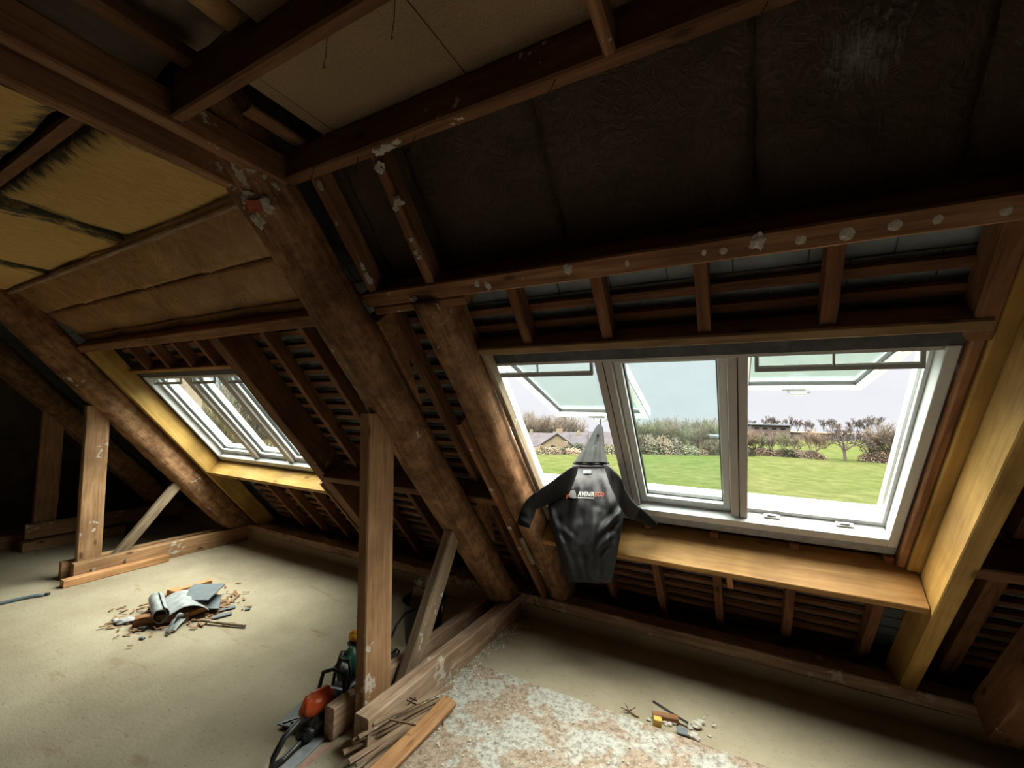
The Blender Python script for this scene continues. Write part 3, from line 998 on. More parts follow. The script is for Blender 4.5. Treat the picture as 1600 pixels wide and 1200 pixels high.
def dark_batt(X0, X1, label, c=2.47, amp=0.012):
    off = random.random() * 20

    def fn(u, v):
        X = X0 + (X1 - X0) * u + 0.01 * noise.noise(Vector((v * 6, off, 3)))
        s_ = -1.24 + 0.63 * v
        e = min(u, 1 - u) * (X1 - X0)
        return W(X, s_, c + 0.02 * (1 - min(1, e / 0.04)) + amp * noise.noise(Vector((X * 5 + off, s_ * 5, 0))) + 0.006 * noise.noise(Vector((X * 19 + off, s_ * 11, 0))))
    return tag(sheet('dark_insulation', fn, max(8, int((X1 - X0) * 40)), 26, 'kraft_dark', 0.05, direction=NV), label, 'insulation')


dark_batt(-1.60, -1.41, 'crumpled dark insulation scrap right of the truss head', 2.45, 0.04)
dark_batt(-1.41, -1.10, 'dark insulation strip between the two exposed rafters', 2.46)
dark_batt(-1.10, -0.556, 'dark insulation batt right of the exposed rafters')
dark_batt(-0.557, 0.051, 'dark insulation batt in the middle of the upper slope')
dark_batt(0.05, 0.501, 'dark insulation batt with a pale scuffed patch')
dark_batt(0.50, 1.201, 'dark insulation batt in the upper right')
dark_batt(1.20, 2.5, 'dark insulation batt in the top right corner')

m2 = M['kraft_dark'].copy()
m2.name = 'scuffed_dark_kraft'
nt = m2.node_tree
b = nt.nodes['Principled BSDF']
src = b.inputs['Base Color'].links[0].from_socket
tcn = nt.nodes.new('ShaderNodeTexCoord')
mp_ = nt.nodes.new('ShaderNodeVectorMath')
mp_.operation = 'DISTANCE'
nt.links.new(tcn.outputs['Object'], mp_.inputs[0])
mp_.inputs[1].default_value = on_c(1345, 85, 2.46)
ns = noisen(nt, coords(nt, (9, 3, 3)), 6, 6, 0.7, 1.5)
mm = nt.nodes.new('ShaderNodeMath')
mm.operation = 'MULTIPLY_ADD'
nt.links.new(mp_.outputs['Value'], mm.inputs[0])
mm.inputs[1].default_value = -3.2
nt.links.new(ns, mm.inputs[2])
rr_ = ramp(nt, mm.outputs[0], [(0.25, (0, 0, 0)), (0.7, (1, 1, 1))])
nt.links.new(mixc(nt, rr_.outputs[0], src, (0.34, 0.32, 0.31)), b.inputs['Base Color'])
for o in COL.objects:
    if o.name.startswith('dark_insulation') and 'scuffed' in o.get('label', ''):
        o.data.materials[0] = m2

# hanging wires
for i, (px, py, px2, py2, z) in enumerate(((511, 58, 505, 108, 2.42), (617, 0, 611, 62, 2.42), (650, 212, 634, 237, 2.33), (560, 245, 553, 266, 2.33),
                                    (868, 124, 851, 152, 2.33), (1200, 2, 1180, 32, 2.33), (492, 258, 480, 290, 2.33))):
    a = on_z(px, py, z)
    d = ray(px2, py2)
    b_ = EYE + d * ((a - EYE).length / d.length)
    mid = (a + b_) / 2 + Vector((0.004, 0, 0))
    tag(tube('tie_wire', [a, mid, b_, b_ + Vector((0.01, 0, 0.004))], 0.0012, 'wire', K=5), 'thin bent wire hanging from the ceiling joists', 'wire', 'thin wires hanging from the ceiling')

# ------------------------------------------------------------------ windows
def window(idx, X0, opens):
    root = empty('window_%d' % idx, W(X0 + 0.92, 1.0, 2.55))
    root['kind'] = 'structure'
    inv = Matrix.Translation(-root.location)

    def tf(x, s_, c):
        return W(X0 + x, s_, c) - root.location

    WD, S0, S1 = 1.83, -0.105, 0.968
    # grey collar plates round the frame, inside
    boxes('collar', [(-0.075, -0.002, S0 - 0.07, S1 + 0.06, 2.515, 2.535), (WD - 0.025, WD + 0.045, S0 - 0.07, S1 + 0.06, 2.515, 2.535),
                     (-0.002, WD - 0.025, S1 - 0.02, S1 + 0.06, 2.505, 2.535)], 'collar', root, tf)
    boxes('head_collar', [(-0.002, WD - 0.025, S0 - 0.09, S0 + 0.004, 2.505, 2.535)], 'collar_shaded', root, tf)
    boxes('collar_flange', [(-0.09, -0.06, S0 - 0.09, S1 + 0.07, 2.535, 2.66), (WD + 0.02, WD + 0.045, S0 - 0.09, S1 + 0.07, 2.535, 2.66),
                            (-0.06, WD + 0.02, S0 - 0.11, S0 - 0.03, 2.535, 2.66), (-0.06, WD + 0.02, S1 + 0.01, S1 + 0.065, 2.535, 2.66)], 'collar', root, tf)
    fw = 0.035
    for x0, x1 in ((0.0, fw), (WD - 0.06, WD - 0.025)):
        boxes('frame_stile', [(x0, x1, S0, S1, 2.50, 2.67)], 'white', root, tf, 0.003)
        xx0, xx1 = (x1, x1 + 0.014) if x0 == 0 else (x0 - 0.014, x0)
        boxes('frame_step', [(xx0, xx1, S0, S1, 2.57, 2.67)], 'white', root, tf, 0.002)
    boxes('frame_head', [(fw, WD - 0.06, S0, S0 + 0.03, 2.52, 2.67)], 'shaded_white', root, tf, 0.003)
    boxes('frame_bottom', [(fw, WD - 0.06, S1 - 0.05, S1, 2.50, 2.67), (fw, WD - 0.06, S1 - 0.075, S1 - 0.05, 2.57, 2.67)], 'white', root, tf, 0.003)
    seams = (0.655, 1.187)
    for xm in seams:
        boxes('mullion', [(xm - 0.037, xm - 0.002, S0 + 0.002, S1 - 0.045, 2.525, 2.66), (xm + 0.002, xm + 0.037, S0 + 0.002, S1 - 0.045, 2.525, 2.66)], 'shaded_white', root, tf, 0.003)
        boxes('mullion_seam', [(xm - 0.002, xm + 0.002, S0 + 0.01, S1 - 0.05, 2.53, 2.65)], 'gasket', root, tf)
    bays = ((fw + 0.004, seams[0] - 0.039), (seams[0] + 0.039, seams[1] - 0.039), (seams[1] + 0.039, WD - 0.064))
    for i, (x0, x1) in enumerate(bays):
        a = math.radians(opens[i])
        Ls = S1 - S0 - 0.055
        ch_ = 2.665 if opens[i] else 2.585
        sh_ = S0 + 0.03
        if opens[i]:
            x0, x1, Ls = x0 - 0.02, x1 + (0.05 if i == 0 else 0.02), Ls - 0.0

        def tfs(x, t, d, a=a, sh_=sh_, ch_=ch_):  # t along the sash from the hinge, d thickness
            return W(X0 + x, sh_ + t * math.cos(a) - d * math.sin(a), ch_ + t * math.sin(a) + d * math.cos(a)) - root.location

        sw = 0.034
        sb = 0.075 if not opens[i] else 0.055
        d0, d1 = -0.03, 0.025
        sash = boxes('sash', [(x0, x0 + sw, 0, Ls, d0, d1), (x1 - sw, x1, 0, Ls, d0, d1), (x0 + sw, x1 - sw, 0, sw, d0, d1), (x0 + sw, x1 - sw, Ls - sb, Ls, d0, d1)], 'white', root, tfs, 0.003)
        g_ = 0.006
        boxes('glazing_gasket', [(x0 + sw, x0 + sw + g_, sw, Ls - sb, -0.008, 0.014), (x1 - sw - g_, x1 - sw, sw, Ls - sb, -0.008, 0.014),
                                 (x0 + sw, x1 - sw, sw, sw + g_, -0.008, 0.014), (x0 + sw, x1 - sw, Ls - sb - g_, Ls - sb, -0.008, 0.014)], 'gasket', sash, tfs)
        boxes('pane', [(x0 + sw, x1 - sw, sw, Ls - sb, 0.0, 0.006)], 'glass', sash, tfs)
        if opens[i]:
            # outer cladding lip and handle on the lower rail
            boxes('cladding', [(x0 - 0.006, x0 + 0.0, 0, Ls + 0.006, -0.02, 0.04), (x1, x1 + 0.006, 0, Ls + 0.006, -0.02, 0.04), (x0, x1, Ls, Ls + 0.006, -0.02, 0.04)], 'collar', sash, tfs)
            xm = (x0 + x1) / 2
            pts = [tfs(xm - 0.05, Ls - 0.02, -0.03), tfs(xm - 0.045, Ls - 0.01, -0.055), tfs(xm + 0.03, Ls - 0.01, -0.058), tfs(xm + 0.055, Ls - 0.015, -0.045)]
            tube('handle', pts, 0.007, 'metal', sash, K=8)
            boxes('handle_plate', [(xm - 0.08, xm + 0.03, Ls - 0.035, Ls - 0.012, -0.036, -0.029)], 'metal', sash, tfs)
        if opens[i] or idx == 2:
            # ventilation flap hanging under the head of the frame
            fx0, fx1 = x0 + 0.035, x1 - 0.06
            if i == 2:
                fx0, fx1 = x0 + 0.04, x1 - 0.05

            def tff(x, t, d):
                b3 = math.radians(-30)
                return W(X0 + x, S0 + 0.012 + t * math.cos(b3) , 2.55 + t * math.sin(b3) + d) - root.location
            fh = 0.09
            boxes('ventilation_flap', [(fx0, fx1, 0.0, 0.012, 0, 0.014), (fx0, fx1, fh - 0.016, fh, 0, 0.016), (fx0, fx0 + 0.014, 0.012, fh - 0.016, 0, 0.014),
                                       (fx1 - 0.014, fx1, 0.012, fh - 0.016, 0, 0.014), ((fx0 + fx1) / 2 - 0.004, (fx0 + fx1) / 2 + 0.004, 0.006, fh - 0.012, 0, 0.010)], 'white', root, tff, 0.0015)
    # catches on the bottom rail
    for xm in ((1.33, 1.62) if idx == 1 else (0.25,)):
        boxes('latch', [(xm - 0.035, xm + 0.035, S1 - 0.06, S1 - 0.052, 2.540, 2.562), (xm - 0.02, xm + 0.02, S1 - 0.068, S1 - 0.058, 2.546, 2.556)], 'metal', root, tf, 0.002)
    for xm in (0.3, 0.9, 1.5):
        boxes('screw', [(xm - 0.006, xm + 0.006, S1 + 0.02, S1 + 0.032, 2.511, 2.516)], 'metal', root, tf, 0.001)
    if idx == 1:
        boxes('side_rail', [(WD - 0.075, WD - 0.062, S0 + 0.05, S1 - 0.08, 2.59, 2.62)], 'metal', root, tf, 0.001)
    return root


window(1, -1.19, (30, 0, 41))
window(2, -4.80, (0, 0, 0))

# ------------------------------------------------------------------ hanging jacket
YP = [(655, 2.84), (690, 2.75), (724, 2.62), (750, 2.55), (785, 2.475), (820, 2.415), (850, 2.385), (880, 2.38), (915, 2.40)]


def depth(py):
    if py <= YP[0][0]:
        return YP[0][1]
    for (a, ya), (b_, yb) in zip(YP, YP[1:]):
        if py <= b_:
            t = (py - a) / (b_ - a)
            return ya + (yb - ya) * t
    return YP[-1][1]


BODY = [(722, 899, 948), (728, 896, 951), (735, 889, 957), (745, 874, 966), (755, 864, 971), (770, 857, 974), (785, 855.5, 975), (807, 859, 974), (825, 861.5, 972), (841, 866, 969), (870, 873, 964), (890, 878.5, 960), (900, 884, 958), (909, 889, 956)]


def row_at(tab, py):
    if py <= tab[0][0]:
        return tab[0][1:]
    for r0, r1 in zip(tab, tab[1:]):
        if py <= r1[0]:
            t = (py - r0[0]) / (r1[0] - r0[0])
            return (r0[1] + (r1[1] - r0[1]) * t, r0[2] + (r1[2] - r0[2]) * t)
    return tab[-1][1:]


def folds(px, py):
    f = 0.019 * noise.noise(Vector((px * 0.05, py * 0.022, 1.7)))
    f += 0.009 * noise.noise(Vector((px * 0.11, py * 0.05, 4.1)))
    for x0, y0, x1, y1, amp, w_ in ((858, 792, 884, 868, 0.016, 4), (973, 795, 938, 832, 0.018, 4), (906, 748, 893, 856, 0.010, 5), (941, 745, 958, 806, 0.012, 4),
                                    (932, 800, 914, 902, 0.012, 5), (955, 835, 925, 870, 0.014, 4), (872, 820, 898, 846, 0.012, 4), (948, 860, 942, 905, 0.010, 4), (884, 860, 896, 905, 0.010, 4)):
        vx, vy = x1 - x0, y1 - y0
        q = max(0, min(1, ((px - x0) * vx + (py - y0) * vy) / (vx * vx + vy * vy)))
        dd = math.hypot(px - x0 - vx * q, py - y0 - vy * q)
        f += amp * (math.exp(-(dd / w_) ** 2) - 0.6 * math.exp(-((dd - 2 * w_) / w_) ** 2)) * math.sin(PI * min(1, 0.15 + q * 0.8))
    # drag lines fanning from the collar
    ang = math.atan2(px - 922, py - 690)
    f += 0.007 * math.sin(ang * 22) * max(0, min(1, (py - 735) / 60)) * max(0.0, 1 - (py - 735) / 170)
    return f


def jac(px, py, extra=0.0):
    xl, xr = row_at(BODY, py)
    t = max(-1, min(1, (px - (xl + xr) / 2) / ((xr - xl) / 2)))
    b_ = 0.045 * math.sqrt(max(0, 1 - t * t)) * min(1, 0.35 + (py - 722) / 60)
    return on_y(px, py, depth(py) - b_ - folds(px, py) - extra)


def closed_cloth(name, tab, fn_front, nu, nv, m, parent, back=0.035):
    bm = bmesh.new()
    y0, y1 = tab[0][0], tab[-1][0]
    rings = []
    for j in range(nv + 1):
        py = y0 + (y1 - y0) * j / nv
        xl, xr = row_at(tab, py)
        ring = []
        for i in range(nu + 1):
            px = xl + (xr - xl) * i / nu
            wob = (3.0 * noise.noise(Vector((px * 0.14, 0, 9))) + 2.5 * (px - 884) / 72) * max(0, (j - nv + 6) / 6) if name == 'body' else 0
            ring.append(bm.verts.new(fn_front(px, py + wob)))
        for i in range(nu - 1, 0, -1):
            px = xl + (xr - xl) * i / nu
            t = (px - (xl + xr) / 2) / ((xr - xl) / 2)
            ring.append(bm.verts.new(on_y(px, py, depth(py) + back * math.sqrt(max(0, 1 - t * t)) * min(1, 0.2 + (py - y0) / 40))))
        rings.append(ring)
    K = len(rings[0])
    for j in range(nv):
        for k in range(K):
            bm.faces.new((rings[j][k], rings[j][(k + 1) % K], rings[j + 1][(k + 1) % K], rings[j + 1][k]))
    bm.faces.new(rings[0][::-1])
    bm.faces.new(rings[-1])
    bmesh.ops.recalc_face_normals(bm, faces=bm.faces)
    me = bpy.data.meshes.new(name)
    bm.to_mesh(me)
    bm.free()
    for p in me.polygons:
        p.use_smooth = True
    return link(name, me, m, parent)


jk = empty('hanging_jacket')
tag(jk, 'dark grey hooded work jacket hanging in front of the large window', 'jacket')
closed_cloth('body', BODY, jac, 48, 90, 'jacket', jk, back=0.03)
HOOD = [(663, 934.5, 939), (667, 931, 941.5), (674, 927, 943), (685, 921, 944), (698, 913, 944.5), (710, 905, 946.5), (719, 899, 949), (722.5, 897.5, 950)]


def hoodf(px, py):
    xl, xr = row_at(HOOD, py)
    t = max(-1, min(1, (px - (xl + xr) / 2) / ((xr - xl) / 2)))
    k = min(1, (py - 655) / 50)
    cren = 0.014 * k * math.sin((px - 938) / (py - 640) * 26)
    if abs((px - xl) / (xr - xl) - 0.52) < 0.09 and 680 < py < 696:
        cren -= 0.012
    return on_y(px, py, depth(py) - 0.055 * k * math.sqrt(max(0, 1 - t * t)) - cren)


closed_cloth('hood', HOOD, hoodf, 40, 40, 'hood', jk, back=0.03)
tube('hood_hem', [jac(x, 723.5 + 1.5 * math.sin((x - 896) / 55 * PI), 0.012) for x in range(896, 953, 4)], 0.006, 'hood', jk, K=8)
tube('collar_band', [jac(x, 728 + 1.2 * math.sin((x - 896) / 55 * PI), 0.006) for x in range(896, 953, 4)], 0.008, 'jacket', jk, K=8)


def cloth_strip(name, rows, m, parent, fat=0.035, K=20, steps=8):
    """rows: (x_top, y_top, x_bottom, y_bottom, c) edges of the sleeve; flattened tube through them"""
    n = len(rows)
    out = []
    for i in range(n - 1):
        for k in range(steps + (i == n - 2)):
            t = k / steps
            p0, p1, p2, p3 = rows[max(i - 1, 0)], rows[i], rows[i + 1], rows[min(i + 2, n - 1)]
            out.append([0.5 * (2 * b_ + (c_ - a_) * t + (2 * a_ - 5 * b_ + 4 * c_ - d_) * t * t + (3 * b_ - a_ - 3 * c_ + d_) * t ** 3)
                        for a_, b_, c_, d_ in zip(p0, p1, p2, p3)])
    bm = bmesh.new()
    rings = []
    for j, (xt, yt, xb, yb, c) in enumerate(out):
        A, B = on_c(xt, yt, c), on_c(xb, yb, c)
        mid, half = (A + B) / 2, (A - B) / 2
        view = (EYE - mid).normalized()
        f_ = min(fat, half.length * 0.8)
        ring = []
        for k in range(K):
            a_ = 2 * PI * k / K
            p = mid + half * math.cos(a_) + view * f_ * math.sin(a_)
            w_ = noise.noise(Vector((p.x * 13 + p.z * 9, p.z * 22, 3.3))) + 0.5 * noise.noise(p * 40)
            p += view * w_ * 0.013 * abs(math.sin(a_))
            ring.append(bm.verts.new(p))
        rings.append(ring)
    for a_, b_ in zip(rings, rings[1:]):
        for k in range(K):
            bm.faces.new((a_[k], a_[(k + 1) % K], b_[(k + 1) % K], b_[k]))
    bm.faces.new(rings[0][::-1])
    bm.faces.new(rings[-1])
    bmesh.ops.recalc_face_normals(bm, faces=bm.faces)
    me = bpy.data.meshes.new(name)
    bm.to_mesh(me)
    bm.free()
    for p in me.polygons:
        p.use_smooth = True
    return link(name, me, m, parent)


cloth_strip('sleeve', [(905, 727, 900, 745, 2.575), (896, 728, 890, 768, 2.535), (879, 739, 874, 782, 2.495), (862, 752, 858, 788, 2.455), (846, 763, 845, 793, 2.42), (834, 771, 835, 800, 2.39)], 'jacket', jk)
cloth_strip('cuff', [(838, 768, 837, 798, 2.385), (823, 781, 835, 806, 2.34), (815, 797, 832, 813, 2.30), (809, 812, 829, 820, 2.265), (808.5, 820, 827, 825.5, 2.25)], 'cuff', jk, 0.028)
cloth_strip('sleeve', [(943, 726, 948, 742, 2.575), (950, 727, 953, 758, 2.52), (961, 736, 960, 773, 2.475), (972, 750, 966, 788, 2.435), (979, 768, 973, 799, 2.42), (990, 783, 981, 809, 2.415), (1001, 794, 990, 813, 2.415)], 'jacket', jk)
cloth_strip('cuff', [(999, 792, 988, 812, 2.412), (1010, 801, 1001, 817, 2.42), (1021, 811, 1013, 822, 2.43), (1028, 818, 1023, 825, 2.435)], 'cuff', jk, 0.02)
# hanging loop from the hood tip to the sash handle
tip = on_y(937, 665, 2.835)
tube('hanging_loop', [tip + Vector((0, 0, -0.01)), tip + Vector((0.004, 0.01, 0.02)), tip + Vector((0, 0.02, 0.045))], 0.004, 'cuff', jk, K=6)
# zip pull and drawcord at the hem
tube('drawcord', [jac(905, 905, 0.012), jac(915, 908, 0.016), jac(925, 904, 0.014), jac(936, 908, 0.014), jac(950, 905, 0.01)], 0.003, 'cuff', jk, K=6)


def print_flat(name, polys, m, parent, lift=0.006):
    """polygons in photo space laid onto the cloth, with thickness"""
    bm = bmesh.new()
    for poly in polys:
        vs = [bm.verts.new((x, y, 0)) for x, y in poly]
        bm.faces.new(vs)
    bmesh.ops.triangulate(bm, faces=bm.faces)
    bmesh.ops.subdivide_edges(bm, edges=bm.edges, cuts=2, use_grid_fill=True)
    for v in bm.verts:
        p = jac(v.co.x, v.co.y, lift)
        v.co = p
    me = bpy.data.meshes.new(name)
    bm.to_mesh(me)
    bm.free()
    o = link(name, me, m, parent)
    return o


def text_on(name, body, x0, y0, x1, h, m, parent, bold=0.03, shear=0.22, slope=0.0):
    cu = bpy.data.curves.new(name, 'FONT')
    cu.body = body
    cu.size = 1.0
    cu.offset = bold
    cu.shear = shear
    cu.resolution_u = 2
    to = bpy.data.objects.new(name, cu)
    COL.objects.link(to)
    bpy.context.view_layer.update()
    dg = bpy.context.evaluated_depsgraph_get()
    me = bpy.data.meshes.new_from_object(to.evaluated_get(dg))
    bpy.data.objects.remove(to)
    xs = [v.co.x for v in me.vertices]
    ys = [v.co.y for v in me.vertices]
    ax, bx, ay, by = min(xs), max(xs), min(ys), max(ys)
    for v in me.vertices:
        px = x0 + (v.co.x - ax) / (bx - ax) * (x1 - x0)
        py = y0 + slope * (px - x0) - (v.co.y - ay) / (by - ay) * h
        v.co = jac(px, py, 0.007)
    me.materials.clear()
    return link(name, me, m, parent)


text_on('lettering', 'AVENIR', 902.5, 775.2, 928.5, 7.6, 'logo_white', jk, slope=0.03)
text_on('lettering', 'ECO', 929.5, 775.6, 943.8, 7.2, 'logo_orange', jk, bold=0.0, slope=0.02)
print_flat('tagline', [[(902.5, 776.6), (928.5, 777.6), (928.5, 779.2), (902.5, 778.2)]], 'logo_white', jk)
print_flat('emblem', [[(891.5, 766.5), (897.5, 765.8), (899.5, 769), (901, 778), (896, 779.2), (895, 772), (889, 776.5), (888.3, 774)]], 'logo_white', jk)
print_flat('emblem_leaf', [[(884, 778.5), (885, 773.5), (889.5, 770.8), (888.7, 775.5), (885.2, 779.6)]], 'logo_orange', jk)
print_flat('neck_tab', [[(911, 734), (924, 734), (924, 740), (911, 740)]], 'label', jk, 0.008)

# ------------------------------------------------------------------ floor things
# the worn slab in the foreground
tag(boxes('worn_slab', [(-1.40, 1.6, -2.5, 2.21, 0.0, 0.014)], 'slab', bev=0.003), 'worn pale slab with flaked skim on the floor in the foreground', 'slab')

# debris pile
def box_at(name, c, size, rot, m, label, cat, group=None, bev=0.003, parent=None, ragged=0.0):
    bm = bmesh.new()
    bmesh.ops.create_cube(bm, size=1.0)
    for v in bm.verts:
        v.co = Vector((v.co.x * size[0], v.co.y * size[1], v.co.z * size[2]))
    if ragged:
        bmesh.ops.subdivide_edges(bm, edges=bm.edges, cuts=4, use_grid_fill=True)
        o_ = Vector((random.random() * 9, 0, 0))
        for v in bm.verts:
            v.co += Vector((noise.noise(v.co * 30 + o_), noise.noise(v.co * 30 + o_ * 2), noise.noise(v.co * 40 + o_ * 3))) * ragged
    else:
        bmesh.ops.bevel(bm, geom=list(bm.edges), offset=bev, segments=1, affect='EDGES')
    me = bpy.data.meshes.new(name)
    bm.to_mesh(me)
    bm.free()
    o = link(name, me, m, parent)
    o.location = c
    o.rotation_euler = rot
    if label:
        tag(o, label, cat, group)
    return o


def roll_fn():
    # a sheet of white membrane, rolled at one end, opened out over the rubble
    prof = []
    for i in range(22):
        a = -PI * 0.5 + i / 21 * PI * 2.9
        r = 0.036 + 0.0009 * i
        prof.append((r * math.cos(a) , 0.042 + r * math.sin(a)))
    prof = prof[::-1]
    x, z = prof[-1]
    for i in range(10):
        x += 0.03
        prof.append((x, 0.01 + 0.06 * math.sin(i / 9 * PI) ** 0.8))
    return prof


prof = roll_fn()
ang = math.radians(60)


def paper(u, v):
    i = u * (len(prof) - 1)
    k = min(int(i), len(prof) - 2)
    t = i - k
    x = prof[k][0] * (1 - t) + prof[k + 1][0] * t
    z = prof[k][1] * (1 - t) + prof[k + 1][1] * t
    y = (v - 0.5) * 0.36 * (1 - 0.25 * max(0, u - 0.6))
    z += 0.007 * noise.noise(Vector((x * 18, y * 18, 2)))
    o = Vector((-3.62, 1.55, 0.03))
    # across direction runs away from the viewer, roll on the left
    ax = Vector((0.48, 0.88, 0)) * x * 0.9
    ay = Vector((-0.95, 0.3, 0)) * y
    return o + ax + ay + Vector((0, 0, z))


tag(sheet('membrane_sheet', paper, 60, 14, 'paper', 0.003, direction=(0, 0, 1)), 'curled white printed sheet on the debris pile', 'sheet')
tag(sheet('slate_tile', lambda u, v: Vector((-3.60 + 0.22 * u - 0.16 * v, 1.64 + 0.11 * u + 0.20 * v, 0.085 + 0.01 * u + 0.012 * v)), 6, 6, 'slate_tile', 0.007, direction=(0, 0, 1), smooth=False),
    'large blue-grey slate on top of the debris pile', 'slate')
tag(sheet('slate_tile', lambda u, v: Vector((-3.47 + 0.16 * u - 0.2 * v, 1.70 + 0.09 * u + 0.12 * v, 0.035 + 0.01 * v)), 6, 6, 'slate_tile', 0.007, direction=(0, 0, 1), smooth=False),
    'second slate half hidden in the debris pile', 'slate')
box_at('wood_chunk', (-3.50, 1.53, 0.035), (0.30, 0.06, 0.055), (0, 0.02, math.radians(50)), 'beam', 'dark split wood chunk at the front of the debris pile', 'wood', ragged=0.012)
box_at('wood_chunk', (-3.83, 1.86, 0.05), (0.26, 0.05, 0.05), (0, -0.15, math.radians(62)), 'orange', 'orange wood wedge at the back of the debris pile', 'wood')
box_at('wood_chunk', (-3.86, 1.78, 0.035), (0.14, 0.07, 0.05), (0, 0.1, math.radians(20)), 'orange', 'small orange block behind the white sheet', 'wood')
box_at('wood_chunk', (-3.42, 1.67, 0.03), (0.18, 0.03, 0.03), (0, -0.1, math.radians(80)), 'orange', 'reddish splinter beside the slate', 'wood', ragged=0.004)
tag(timber('stick', (-3.28, 1.66, 0.02), (-2.96, 1.775, 0.012), 0.018, 0.018, (0, 0, 1), 'brace', jit=0.002, rnd=0.9), 'thin stick poking out right of the debris pile', 'stick')
tag(sheet('plastic_scrap', lambda u, v: Vector((-3.30 - 0.14 * u + 0.03 * math.sin(v * 7), 1.46 + 0.2 * u * 0.8 + 0.05 * v, 0.012 + 0.07 * math.sin(u * PI) * (0.6 + 0.4 * math.sin(v * 5)) + 0.01 * noise.noise(Vector((u * 9, v * 9, 0))))), 16, 8, 'paper', 0.003, direction=(0, 0, 1)),
    'torn white plastic strip over the wood chunk', 'plastic')
tag(sheet('plastic_film', lambda u, v: Vector((-3.80 + 0.14 * u + 0.1 * v, 1.36 + 0.2 * u, 0.006 + 0.04 * abs(noise.noise(Vector((u * 5, v * 5, 3)))) + 0.03 * v * u)), 16, 12, 'plastic_film', 0.002, direction=(0, 0, 1)),
    'crumpled grey film left of the debris pile', 'plastic')
box_at('metal_offcut', (-3.50, 1.42, 0.012), (0.05, 0.03, 0.02), (0, 0, 0.6), 'black', 'small black offcut in front of the debris pile', 'offcut')
box_at('rubble_chip', (-3.37, 1.37, 0.007), (0.035, 0.02, 0.012), (0, 0, 0.3), 'slate_tile', 'tiny grey chip in front of the debris pile', 'rubble')
box_at('rubble_chip', (-3.20, 1.93, 0.007), (0.035, 0.025, 0.012), (0, 0, 0.9), 'slate_tile', 'tiny grey chip right of the debris pile', 'rubble')
for (x, y, s_) in ((-3.25, 1.78, 0.12), (-3.33, 1.86, 0.1)):
    box_at('slate_shard', (x, y, 0.012), (s_, 0.04, 0.006), (0.05, 0, 0.9 + s_ * 3), 'slate_tile', 'thin slate shard right of the debris pile', 'slate', 'slate shards beside the pile')
# shavings under and around
bm = bmesh.new()
for i in range(420):
    a = random.gauss(0, 1)
    b_ = random.gauss(0, 1)
    p = Vector((-3.58 + 0.16 * a, 1.70 + 0.15 * b_, 0.003 + random.random() * 0.012))
    L = random.uniform(0.008, 0.03)
    t = random.random() * PI
    d = Vector((math.cos(t), math.sin(t), random.uniform(-0.2, 0.2))) * L
    e = Vector((-math.sin(t), math.cos(t), 0)) * L * 0.3
    v = [bm.verts.new(p + q + Vector((0, 0, z))) for z in (0, 0.003) for q in (-d - e, d - e, d + e, -d + e)]
    for f in ((0, 3, 2, 1), (4, 5, 6, 7), (0, 1, 5, 4), (1, 2, 6, 5), (2, 3, 7, 6), (3, 0, 4, 7)):
        bm.faces.new([v[k_] for k_ in f])
me = bpy.data.meshes.new('shavings')
bm.to_mesh(me)
bm.free()
tag(link('wood_shavings', me, 'shaving'), 'loose wood shavings scattered under the debris pile', 'shavings', kind='stuff')
# dust lumps along the sole plate
bm = bmesh.new()
for i in range(700):
    if i < 450:
        y = random.uniform(1.75, 2.75)
        x = -1.42 + abs(random.gauss(0, 0.05))
    else:
        x, y = random.uniform(-1.4, -0.2), random.uniform(1.3, 2.2)
    r = random.uniform(0.002, 0.007)
    mtx = Matrix.Translation((x, y, 0.014 + r * 0.5)) @ Matrix.Diagonal((r, r * 1.3, r * 0.7, 1))
    bmesh.ops.create_icosphere(bm, subdivisions=1, radius=1, matrix=mtx)
me = bpy.data.meshes.new('crumbs')
bm.to_mesh(me)
bm.free()
tag(link('plaster_crumbs', me, 'stone'), 'pale plaster crumbs along the near sole plate', 'rubble', kind='stuff')

# hose end at the left edge
hp = [on_z(x, y, 0.012) for x, y in ((-90, 975), (-40, 955), (0, 943), (30, 936), (55, 931), (70, 929))]
hs = tube('hose', hp, 0.013, 'cable', K=10)
tag(hs, 'blue-grey hose lying on the floor at the left edge', 'hose')
tube('hose_end', [hp[-1], on_z(78, 927, 0.012)], 0.010, 'black', hs, K=8)
tag(boxes('chalk_line', [(-1.64, -1.61, 1.13, 1.40, 0.0, 0.001)], 'chalk'), 'faint red chalk line on the floor beside the chainsaw', 'mark')

# chainsaw
cs = empty('chainsaw', (-1.735, 1.36, 0.0))
cs.rotation_euler = (0, 0, math.radians(9))
tag(cs, 'orange and black chainsaw lying on the floor beside the main post', 'chainsaw')


def smooth_box(name, c, size, m, parent, bev=0.012, taper=None, rot=None):
    bm = bmesh.new()
    bmesh.ops.create_cube(bm, size=1.0)
    for v in bm.verts:
        x, y, z = v.co
        k = 1.0
        if taper:
            k = taper if z > 0 else 1.0
        v.co = Vector((x * size[0] * k, y * size[1] * k, z * size[2]))
    bmesh.ops.bevel(bm, geom=list(bm.edges), offset=bev, segments=3, affect='EDGES')
    if rot:
        bmesh.ops.transform(bm, matrix=rot, verts=bm.verts)
    me = bpy.data.meshes.new(name)
    bm.to_mesh(me)
    bm.free()
    for p in me.polygons:
        p.use_smooth = True
    o = link(name, me, m, parent)
    o.location = c
    return o


